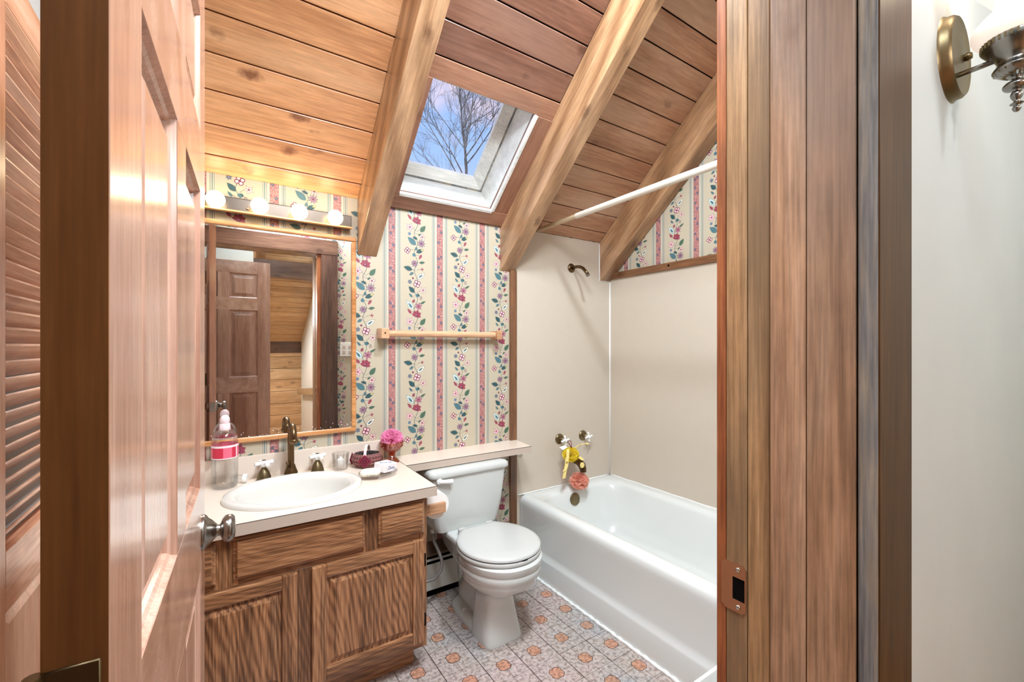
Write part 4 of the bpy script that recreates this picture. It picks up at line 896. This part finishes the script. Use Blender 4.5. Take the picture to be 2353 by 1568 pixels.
# ------------------------------------------------------------------ bathtub
tu = tag(empty('bathtub', (1.86, 1.4, 0)), 'white built-in bathtub with ridged apron in the alcove', 'bathtub')
bm = BM(); TY = .66
A0, A1, B0, B1 = 1.468, XR-.007, TY, D-.007
R = [rrect(A0, A1, B0, B1, .002, .012), rrect(A0, A1, B0, B1, .115, .012), rrect(A0+.003, A1, B0, B1, .126, .012), rrect(A0+.011, A1, B0, B1, .137, .012), rrect(A0+.014, A1, B0, B1, .16, .012), rrect(A0+.013, A1, B0, B1, .33, .014), rrect(A0+.010, A1, B0, B1, .362, .016),
     rrect(A0+.012, A1, B0, B1, .385, .018), rrect(A0+.020, A1-.001, B0+.001, B1-.001, .398, .022), rrect(A0+.036, A1-.002, B0+.002, B1-.002, .406, .028), rrect(A0+.058, A1-.02, B0+.02, B1-.02, .408, .035),
     rrect(A0+.078, A1-.05, B0+.06, B1-.055, .404, .10), rrect(A0+.090, A1-.062, B0+.08, B1-.070, .395, .12), rrect(A0+.100, A1-.070, B0+.10, B1-.080, .375, .13), rrect(A0+.110, A1-.078, B0+.14, B1-.088, .33, .14), rrect(A0+.128, A1-.095, B0+.24, B1-.105, .18, .14), rrect(A0+.145, A1-.11, B0+.30, B1-.125, .11, .14), rrect(A0+.19, A1-.155, B0+.36, B1-.18, .075, .12), rrect(A0+.28, A1-.25, B0+.5, B1-.32, .068, .08)]
rings(bm, R); at0(obj('shell', bm, 'tub_enamel', tu, True, auto=60))
bm = BM(); lathe(bm, [(0, -.008), (.008, -.0085), (.02, -.008), (.034, -.006), (.038, -.003), (.038, .004)], 32, (0, 0, 0), 'y')
for a in (0, pi): lathe(bm, [(0, -.0095), (.004, -.0095), (.004, -.007)], 10, (.022*cos(a), 0, .022*sin(a)), 'y')
ov = obj('overflow_plate', bm, 'old_brass', tu, True, auto=50); ov.matrix_parent_inverse = Matrix.Translation(tu.location).inverted(); ov.matrix_basis = Matrix.Translation((1.843, B1-.090, .338)) @ Matrix.Rotation(-.12, 4, 'X')
# shower arm, valves, spout
YW = D-.006
sa = tag(empty('shower_outlet', (1.893, YW, 1.805)), 'aged bronze shower arm without a head on the tub wall', 'shower arm')
bm = BM(); lathe(bm, [(0, YW-.012), (.012, YW-.012), (.022, YW-.009), (.029, YW-.003), (.030, YW)], 28, (1.893, 0, 1.805), 'y'); at0(obj('flange', bm, 'bronze', sa, True, auto=50))
bm = BM(); tube(bm, [(1.893, YW-.005, 1.805), (1.893, YW-.05, 1.806), (1.893, YW-.085, 1.800), (1.893, YW-.112, 1.786), (1.893, YW-.135, 1.764), (1.893, YW-.15, 1.745)], .0105, 14); at0(obj('pipe', bm, 'bronze', sa, True))
bm = BM(); tube(bm, [(1.893, YW-.146, 1.75), (1.893, YW-.156, 1.737)], .0125, 14); at0(obj('thread', bm, 'nickel', sa, True, auto=50))
for x, lab in ((1.792, 'bronze tub valve with white cross handle, above the yellow sponge'), (1.992, 'bronze tub valve with white cross handle, nearest the corner')):
    v = tag(empty('tub_valve', (x, YW, .708)), lab, 'tap', 'bathtub valves'); z = .706
    bm = BM(); lathe(bm, [(0, YW-.014), (.014, YW-.013), (.026, YW-.009), (.032, YW-.004), (.033, YW)], 28, (x, 0, z), 'y'); at0(obj('flange', bm, 'old_brass', v, True, auto=50))
    bm = BM(); lathe(bm, [(.011, YW-.045), (.012, YW-.012)], 16, (x, 0, z), 'y', True); at0(obj('stem', bm, 'old_brass', v, True))
    bm = BM(); cross(bm, (x, YW-.058, z), .031, .007, ((cos(.15), 0, sin(.15)), (-sin(.15), 0, cos(.15)))); lathe(bm, [(0, YW-.072), (.009, YW-.070), (.011, YW-.058), (.008, YW-.045)], 18, (x, 0, z), 'y'); at0(obj('cross_handle', bm, 'white_ceramic', v, True, auto=60))
ts = tag(empty('tub_spout', (1.875, YW, .57)), 'aged bronze tub spout below the valves', 'spout')
bm = BM(); tube(bm, [(1.875, YW, .575), (1.875, YW-.05, .575), (1.875, YW-.09, .569), (1.875, YW-.118, .553), (1.875, YW-.130, .53), (1.875, YW-.132, .512)], [.028, .025, .024, .024, .021, .019], 18); at0(obj('body', bm, 'bronze', ts, True, auto=60))

# ------------------------------------------------------------------ bath sponges (poufs)
def pouf(name, c, r, mat, label, squash=1.0, seed=1, n=70):
    rnd = random.Random(seed); bm = BM(); c = Vector(c)
    for k in range(n):
        d = Vector((rnd.gauss(0, 1), rnd.gauss(0, 1), rnd.gauss(0, 1))).normalized()
        s = d.orthogonal().normalized(); s.rotate(Matrix.Rotation(rnd.uniform(0, 6.28), 3, d)); u = d.cross(s)
        L_ = r*rnd.uniform(.5, .8); wv = rnd.uniform(2, 4); ph = rnd.uniform(0, 6); rows = []
        for j in range(4):
            rr_ = r*(.45+.55*j/3)*rnd.uniform(.95, 1.05); row = []
            for i in range(11):
                t = (i/10-.5)*2; p = d*rr_*(1-.25*t*t)+s*t*L_+u*(sin(t*wv*2.5+ph)*r*.13*(.3+.7*j/3))
                p.z *= squash; row.append(bm.verts.new(c+p))
            rows.append(row)
        for a, b in zip(rows, rows[1:]):
            for i in range(10): bm.faces.new((a[i], a[i+1], b[i+1], b[i]))
    return tag(obj(name, bm, mat, smooth=True), label, 'bath sponge')
pouf('bath_pouf', (1.865, YW-.105, .452), .062, 'pouf_salmon', 'salmon pink net bath sponge hanging under the tub spout', .85, 3)
py_ = pouf('bath_pouf', (1.80, YW-.10, .625), .052, 'pouf_yellow', 'yellow net bath sponge hanging from the tub valve', .9, 4)
bm = BM(); cpt = Vector((1.80, YW-.10, .625))
tube(bm, [(1.80, YW-.06, .70), (1.797, YW-.09, .69), (1.80, YW-.105, .668)], .0025, 8); tube(bm, [(1.80, YW-.06, .70), (1.815, YW-.085, .705), (1.803, YW-.105, .668)], .0025, 8); obj('hanging_cord', bm, 'cord_maroon', py_, True)
def strip(bm, pts, w, th=.003):
    prev = None
    for i, p in enumerate(pts):
        p = Vector(p); ww = w*(1-.3*i/len(pts))
        cur = [bm.verts.new(p+Vector((dx*ww, dy*th, dz*ww*.4))) for dx, dy, dz in ((-1, -1, 0), (1, -1, .6), (1, 1, .6), (-1, 1, 0))]
        if prev:
            for a in range(4): bm.faces.new((prev[a], prev[(a+1) % 4], cur[(a+1) % 4], cur[a]))
        else: bm.faces.new(cur)
        prev = cur
    bm.faces.new(prev)
bm = BM()
for pts, w in (([(1.835, YW-.11, .665), (1.86, YW-.125, .685), (1.89, YW-.14, .69), (1.905, YW-.145, .685)], .012), ([(1.76, YW-.12, .665), (1.745, YW-.135, .63), (1.735, YW-.14, .60)], .010), ([(1.755, YW-.12, .62), (1.74, YW-.13, .575), (1.722, YW-.135, .535), (1.715, YW-.135, .50)], .013), ([(1.84, YW-.13, .61), (1.865, YW-.14, .59)], .012), ([(1.735, YW-.135, .56), (1.71, YW-.14, .545)], .008)):
    bm = BM(); strip(bm, pts, w); obj('ribbon', bm, 'ribbon_yellow', py_, True, auto=40)
bm = BM(); lathe(bm, [(0, -.003), (.016, -.003), (.018, 0), (.016, .003), (0, .003)], 18, (1.845, YW-.155, .565), 'y'); obj('ribbon', bm, 'ribbon_yellow', py_, True, auto=40)
bm = BM(); hexa(bm, [(1.735, YW-.07, .672), (1.78, YW-.07, .678), (1.785, YW-.085, .668), (1.75, YW-.085, .655), (1.735, YW-.07, .674), (1.78, YW-.07, .680), (1.785, YW-.085, .670), (1.75, YW-.085, .657)]); obj('tag', bm, 'paper', py_)

# ------------------------------------------------------------------ shower rod
ro = tag(empty('shower_rod', (1.626, 1.3, 2.02)), 'white telescoping shower curtain rod under the rafters', 'rod')
bm = BM(); tube(bm, [(1.622, YW, 2.012), (1.624, 1.72, 2.014)], .0125, 16); at0(obj('inner_tube', bm, 'rod_cream', ro, True, auto=60))
bm = BM(); tube(bm, [(1.624, 1.80, 2.0135), (1.632, .42, 2.020)], .0158, 16); at0(obj('outer_tube', bm, 'rod_paint', ro, True, auto=60))
# small things round the tub
dn = tag(empty('wall_plate', (1.478, YW, .665)), 'small white plate with round knob under the shelf end', 'wall plate')
bm = BM(); bx(bm, 1.462, 1.503, YW-.008, YW, .645, .688, bev=.003); at0(obj('plate', bm, 'switch_white', dn, True, auto=40)); bm = BM(); lathe(bm, [(0, YW-.022), (.009, YW-.020), (.011, YW-.014), (.009, YW-.007)], 20, (1.483, 0, .666), 'y'); at0(obj('knob', bm, 'white_plastic', dn, True))
# toilet paper on the cabinet side
tp = tag(empty('paper_holder', (VX1, 1.74, .63)), 'wooden toilet paper holder on the vanity side', 'paper holder')
for y in (1.682, 1.815):
    at0(box('arm', (VX1, .782, y-.011, y+.011, .602, .646), 'towel_wood', tp, bev=.005))
bm = BM(); tube(bm, [(.752, 1.69, .628), (.752, 1.808, .628)], .011, 14); at0(obj('dowel', bm, 'towel_wood', tp, True, auto=60))
bm = BM(); lathe(bm, [(.0115, 1.699), (.054, 1.699), (.055, 1.701), (.055, 1.799), (.054, 1.801), (.0115, 1.801)], 36, (.752, 0, .628), 'y'); tag(obj('toilet_paper', bm, 'paper', smooth=True, auto=40), 'white toilet paper roll on the wooden holder', 'toilet paper')
# white bin at the tub foot
wb = tag(empty('waste_bin', (1.3, .64, 0)), 'white plastic bin standing by the front of the bathtub', 'bin')
bm = BM(); rings(bm, [rrect(1.18, 1.41, .50, .745, .0, .03), rrect(1.155, 1.435, .475, .775, .285, .03), rrect(1.147, 1.443, .467, .783, .288, .03), rrect(1.147, 1.443, .467, .783, .298, .03), rrect(1.158, 1.432, .478, .772, .299, .03), rrect(1.162, 1.428, .482, .768, .285, .03), rrect(1.188, 1.402, .508, .738, .01, .03)], True, True); at0(obj('body', bm, 'white_plastic', wb, True, auto=40))

# ------------------------------------------------------------------ things on the vanity top
Zc = .7412
bo = tag(empty('water_bottle', (.010, 2.060, Zc)), 'clear plastic water bottle with red label and pink cap', 'bottle')
def P(o): o.location = (0, 0, 0); return o
bm = BM(); lathe(bm, [(0, .004), (.030, .0), (.040, .003), (.0445, .012), (.0450, .05), (.0435, .055), (.0450, .06), (.0450, .115), (.0440, .118), (.0450, .122), (.0450, .175), (.0435, .180), (.0450, .185), (.043, .200), (.036, .215), (.026, .226), (.0165, .232), (.015, .236)], 40); obj('body', bm, 'clear_plastic', bo, True, auto=60)
bm = BM(); lathe(bm, [(0, .006), (.038, .006), (.0425, .014), (.043, .042), (0, .042)], 36); obj('water', bm, 'water_clear', bo, True, auto=60)
bm = BM()
lathe(bm, [(.0454, .119), (.0456, .121), (.0456, .170), (.0454, .172)], 48)
lab = obj('label', bm, ['label_red', 'label_pink', 'label_white'], bo, True)
for p in lab.data.polygons:
    a = math.degrees(math.atan2(p.center.y, p.center.x)) % 360; zc = p.center.z
    p.material_index = 0 if (210 < a < 262 or 300 < a < 320) else (1 if a < 300 or a > 330 else 2)
bm = BM(); lathe(bm, [(.0458, .163), (.0458, .171)], 48); lathe(bm, [(.0458, .1195), (.0458, .123)], 48); l2 = obj('label_band', bm, 'label_white', bo, True)
bm = BM(); lathe(bm, [(.0185, .226), (.019, .228), (.0175, .250), (.0135, .253), (.0150, .256), (.0165, .262), (.0160, .272), (.0125, .280), (.006, .285), (0, .2855)], 28, flute=.02, fn=14); obj('cap', bm, 'cap_pink', bo, True, auto=50)
tc_ = tag(empty('small_tumbler', (.062, 2.092, Zc), -.35), 'tiny clear tube with round white cap lying by the bottle', 'tube')
bm = BM(); lathe(bm, [(.0, -.032), (.012, -.032), (.0155, -.03), (.0165, .012)], 24, (0, 0, .0175), 'x'); obj('body', bm, 'clear_plastic', tc_, True, auto=60)
bm = BM(); lathe(bm, [(.0175, .012), (.0175, .022), (.015, .026), (0, .0265)], 24, (0, 0, .0175), 'x', cap0=True); obj('cap', bm, 'white_plastic', tc_, True, auto=50)
vo = tag(empty('votive_glass', (.447, 2.072, Zc)), 'ribbed clear glass candle holder beside the tap handle', 'candle holder')
bm = BM(); lathe(bm, [(0, .001), (.028, 0), (.031, .004), (.035, .07), (.036, .074), (.033, .073), (.029, .012), (0, .010)], 72, flute=.045, fn=12); obj('glass', bm, 'crystal', vo, True, auto=60)
bm = BM(); lathe(bm, [(0, .011), (.018, .011), (.017, .045), (.006, .05), (.0008, .06)], 24); obj('candle', bm, 'wax', vo, True)
# basket
ba = tag(empty('wicker_basket', (.560, 2.055, Zc), -.45), 'small woven basket with maroon diamond panels and pale handle', 'basket')
bm = BM()
pr = [(.030, .0), (.045, .006), (.058, .022), (.062, .038), (.056, .054), (.050, .06)]
lathe(bm, pr, 36, sx=1.08, sy=.85, cap0=True); obj('bowl', bm, 'basket_weave', ba, True)
bm = BM()
for k in range(5): lathe(bm, [(pr[k+1][0]+.001, pr[k+1][1]-.003), (pr[k+1][0]+.0035, pr[k+1][1]), (pr[k+1][0]+.001, pr[k+1][1]+.003)], 36, sx=1.08, sy=.85)
for k in range(28):
    a = 2*pi*k/28; tube(bm, [((r+.0015)*cos(a)*1.08, (r+.0015)*sin(a)*.85, z) for r, z in pr[1:]], .0018, 5)
obj('rods', bm, 'basket_rod', ba, True)
for i, a in enumerate((-pi/2, 0.15, pi-.15)):
    for q, (s_, mt) in enumerate(((.030, 'basket_red'), (.021, 'basket_dark'), (.018, 'basket_red'), (.010, 'basket_dark'), (.006, 'basket_red'))):
        bm = BM(); ox = (.064+.0012*q)*cos(a)*1.08; oy = (.064+.0012*q)*sin(a)*.85; tx, ty = -sin(a), cos(a)
        vs = [bm.verts.new((ox+tx*u*s_*1.05, oy+ty*u*s_*1.05, .036+v*s_)) for u, v in ((0, -1), (1, 0), (0, 1), (-1, 0))]; bm.faces.new(vs); bmesh.ops.solidify(bm, geom=bm.faces[:], thickness=.001)
        obj('diamond', bm, mt, ba)
bm = BM()
for t in np.linspace(0, pi, 22):
    pass
hp = [(0, .052*cos(t)*1.0, .045+.052*sin(t)) for t in np.linspace(0, pi, 22)]
for (p, q) in zip(hp, hp[1:]):
    hexa(bm, [(-.006, p[1], p[2]), (.006, p[1], p[2]), (.006, q[1], q[2]), (-.006, q[1], q[2])]+[(-.006, p[1]*1.04, p[2]*1.02+.001), (.006, p[1]*1.04, p[2]*1.02+.001), (.006, q[1]*1.04, q[2]*1.02+.001), (-.006, q[1]*1.04, q[2]*1.02+.001)])
obj('handle', bm, 'basket_pale', ba)
bm = BM(); rnd = random.Random(5)
for k in range(90):
    r = .045*math.sqrt(rnd.random()); a = rnd.uniform(0, 6.28); m_ = Matrix.Translation((r*cos(a), r*sin(a)*.8, .056+rnd.uniform(0, .010)*(1-r/.05))) @ Euler((rnd.uniform(0, 6), rnd.uniform(0, 6), 0)).to_matrix().to_4x4()
    bmesh.ops.create_cone(bm, segments=5, radius1=.008, radius2=.002, depth=.006, cap_ends=True, matrix=m_)
tag(obj('potpourri', bm, 'potpourri', ba), kind='stuff')
# goblet with a sponge in it
go = tag(empty('goblet', (.680, 2.066, Zc)), 'amber pressed-glass goblet holding the pink sponge', 'goblet')
bm = BM(); lathe(bm, [(0, .003), (.034, 0), (.036, .003), (.030, .010), (.016, .024), (.012, .032), (.016, .036), (.012, .040), (.016, .044), (.028, .052), (.043, .066), (.051, .082), (.054, .100), (.052, .100), (.048, .084), (.040, .069), (.02, .056), (0, .052)], 64, flute=.03, fn=16); obj('glass', bm, 'amber_glass', go, True, auto=60)
bm = BM()
for r, z, n_ in ((.049, .078, 16), (.0535, .094, 22), (.036, .062, 12)):
    for k in range(n_):
        a = 2*pi*k/n_; bmesh.ops.create_uvsphere(bm, u_segments=6, v_segments=5, radius=.0055 if n_ < 22 else .004, matrix=Matrix.Translation((r*cos(a), r*sin(a), z)))
obj('relief', bm, 'amber_glass', go, True)
pk = pouf('bath_pouf', (.680, 2.066, Zc+.112), .054, 'pouf_pink', 'bright pink net bath sponge sitting in the amber goblet', .85, 9, 90)
# soap dish, soap, soap box
sd = tag(empty('soap_dish', (.556, 1.868, Zc), -.1), 'oval clear crystal dish holding two soaps', 'dish')
bm = BM(); lathe(bm, [(0, .003), (.035, .0), (.050, .004), (.070, .014), (.080, .022), (.079, .024), (.066, .016), (.048, .008), (0, .006)], 72, sy=.75, flute=.025, fn=24); obj('dish', bm, 'crystal', sd, True, auto=60)
bm = BM()
for k in range(30): a = 2*pi*k/30; bmesh.ops.create_uvsphere(bm, u_segments=6, v_segments=5, radius=.0045, matrix=Matrix.Translation((.077*cos(a), .058*sin(a), .019)))
obj('beads', bm, 'crystal', sd, True)
sb = BM(); rings(sb, [rrect(-.036, .036, -.022, .022, .0, .016), rrect(-.041, .041, -.027, .027, .006, .02), rrect(-.041, .041, -.027, .027, .016, .02), rrect(-.036, .036, -.022, .022, .022, .018), rrect(-.02, .02, -.01, .01, .0235, .009)])
so = tag(obj('soap_bar', sb, 'soap', smooth=True, auto=60), 'bare cream soap bar on the crystal dish', 'soap'); so.location = (.520, 1.852, Zc+.017); so.rotation_euler = (.06, -.05, -.45)
bm = BM(); bx(bm, -.042, .042, -.029, .029, 0, .034, bev=.0012, seg=1); sx = tag(obj('soap_box', bm, 'soap_box'), 'white soap carton with blue lettering leaning on the soap bar', 'soap')
sx.location = (.592, 1.890, Zc+.016); sx.rotation_euler = (.12, .10, .62)
def text(parent, s, size, loc, rot, mat, name='lettering'):
    c = bpy.data.curves.new(name, 'FONT'); c.body = s; c.size = size; c.extrude = .0002; c.align_x = 'CENTER'; c.align_y = 'CENTER'; c.shear = .25; c.materials.append(MATS[mat])
    t = bpy.data.objects.new(name, c); COL.objects.link(t); bpy.context.view_layer.update(); me = bpy.data.meshes.new_from_object(t); bpy.data.objects.remove(t); t = bpy.data.objects.new(name, me); COL.objects.link(t); t.parent = parent; t.location = loc; t.rotation_euler = rot; return t
text(sx, 'Dove', .026, (-.004, .002, .0343), (0, 0, -.35), 'ink_blue'); text(sx, 'Dove', .020, (.0, -.0293, .017), (pi/2, 0, 0), 'ink_blue'); text(sx, 'Dove', .020, (.0423, .0, .017), (pi/2, 0, pi/2), 'ink_blue')

# ------------------------------------------------------------------ switch plate and rack end on the doorway wall, seen in the mirror
sw_ = tag(empty('switch_plate', (.88, .397, 1.27)), 'ivory double outlet plate on wallpaper, seen in the mirror', 'switch plate')
at0(box('plate', (.835, .945, .394, .402, 1.21, 1.325), 'switch_white', sw_, bev=.002))
for x in (.865, .915):
    for z in (1.245, 1.29): at0(box('socket', (x-.012, x+.012, .4, .404, z-.014, z+.014), 'laminate_edge', sw_, bev=.002))
# ------------------------------------------------------------------ wall sconce in the hall
so_ = tag(empty('wall_sconce', (1.06, FY0, 1.80)), 'brass wall sconce with frosted glass shade on the grey wall', 'sconce')
bm = BM(); lathe(bm, [(0, FY0-.016), (.02, FY0-.0155), (.058, FY0-.015), (.064, FY0-.0165), (.068, FY0-.012), (.069, FY0-.004), (.072, FY0), ], 56, (1.062, 0, 1.800), 'y'); at0(obj('back_plate', bm, 'old_brass', so_, True, auto=40))
bm = BM(); lathe(bm, [(0, FY0-.026), (.005, FY0-.025), (.007, FY0-.020), (.005, FY0-.014)], 16, (1.085, 0, 1.805), 'y'); at0(obj('cap_nut', bm, 'old_brass', so_, True))
LX, LY = 1.052, .133
bm = BM(); tube(bm, [(1.047, FY0-.012, 1.762), (1.050, .17, 1.764), (LX, LY+.01, 1.766)], .0042, 12); at0(obj('arm', bm, 'nickel', so_, True))
bm = BM(); lathe(bm, smooth_prof([(.0, 1.672), (.003, 1.673), (.0055, 1.678), (.0035, 1.682), (.008, 1.685), (.0035, 1.689), (.006, 1.694), (.0075, 1.700), (.005, 1.706), (.013, 1.709), (.016, 1.714), (.013, 1.719), (.006, 1.723), (.008, 1.728), (.020, 1.734), (.027, 1.741), (.026, 1.745), (.022, 1.752), (.024, 1.760), (.033, 1.770), (.038, 1.777), (.0395, 1.780), (.0395, 1.789), (.0375, 1.790), (.036, 1.784), (0, 1.778)], 3), 72, (LX, LY, 0)); at0(obj('cup', bm, 'nickel', so_, True, auto=85))
bm = BM()
for k in range(36):
    a = 2*pi*k/36; bx(bm, LX+.0395*cos(a)-.0012, LX+.0395*cos(a)+.0012, LY+.0395*sin(a)-.0012, LY+.0395*sin(a)+.0012, 1.7805, 1.7885)
    if k % 2 == 0: tube(bm, [(LX+.012*cos(a), LY+.012*sin(a), 1.730), (LX+.0265*cos(a), LY+.0265*sin(a), 1.7405)], .0014, 5)
tag(at0(obj('fluting', bm, 'old_brass', so_)), kind='stuff')
bm = BM(); lathe(bm, smooth_prof([(.034, 1.786), (.045, 1.793), (.051, 1.803), (.050, 1.815), (.040, 1.828), (.028, 1.840), (.026, 1.848), (.034, 1.862), (.046, 1.882), (.050, 1.90), (.046, 1.92), (.036, 1.938), (.030, 1.95), (.0285, 1.95), (.034, 1.938), (.044, 1.92), (.048, 1.90), (.044, 1.883), (.024, 1.848), (.026, 1.841), (.048, 1.814), (.049, 1.804), (.033, 1.788)], 4), 56, (LX, LY, 0)); at0(obj('glass_shade', bm, 'shade_glow', so_, True, auto=60))
point('sconce_bulb', (LX, LY, 2.0), 1.1, .03, (1, .84, .66))

# ------------------------------------------------------------------ bare tree beyond the skylight
tree = tag(empty('bare_tree', (6.5, 12.5, -2)), 'bare leafless tree seen against the sky through the skylight', 'tree')
bmT, bmB = BM(), BM(); rnd = random.Random(21)
def branch(p, d, ln, r, lvl, bm):
    pts = [p]; q = p; dd_ = d.copy(); steps = 5
    for k in range(steps):
        dd_ = (dd_+Vector((rnd.gauss(0, .10), rnd.gauss(0, .10), rnd.gauss(.03, .06)))).normalized(); q = q+dd_*ln/steps; pts.append(q)
    tube(bm, pts, [r*(1-.6*k/steps) for k in range(steps+1)], 6 if lvl < 2 else 4, lvl < 2)
    if lvl >= 5: return
    n_ = (7, 5, 5, 4, 4)[lvl]
    for k in range(n_):
        i = rnd.randint(1, steps) if lvl else 1+int(k*(steps-1)/(n_-1)); b0 = pts[i]; t = (pts[i]-pts[i-1]).normalized()
        s = t.orthogonal().normalized(); s.rotate(Matrix.Rotation(rnd.uniform(0, 6.28), 3, t))
        nd = (t*cos(radians(38))+s*sin(radians(rnd.uniform(25, 55)))+Vector((0, 0, .15))).normalized()
        branch(b0, nd, ln*rnd.uniform(.45, .68), r*(.5 if lvl else .42), lvl+1, bmB)
tp0 = Vector((.05, 0, 9.0)); tube(bmT, [(0, 0, 0), (.02, 0, 4), (.04, 0, 7), (.05, 0, 9.0)], [.12, .09, .055, .045], 10)
branch(tp0, Vector((-.05, .05, 1)), 3.4, .042, 0, bmB)
for k in range(9):
    a = rnd.uniform(0, 6.28) if k > 3 else (2.6+.5*k); branch(Vector((.04, 0, 8.0+.28*k)), Vector((cos(a), sin(a), 1.15)).normalized(), rnd.uniform(1.7, 2.5), .024, 1, bmB)
obj('trunk', bmT, 'bark', tree, True); tag(obj('branches', bmB, 'bark', tree, True), kind='stuff')
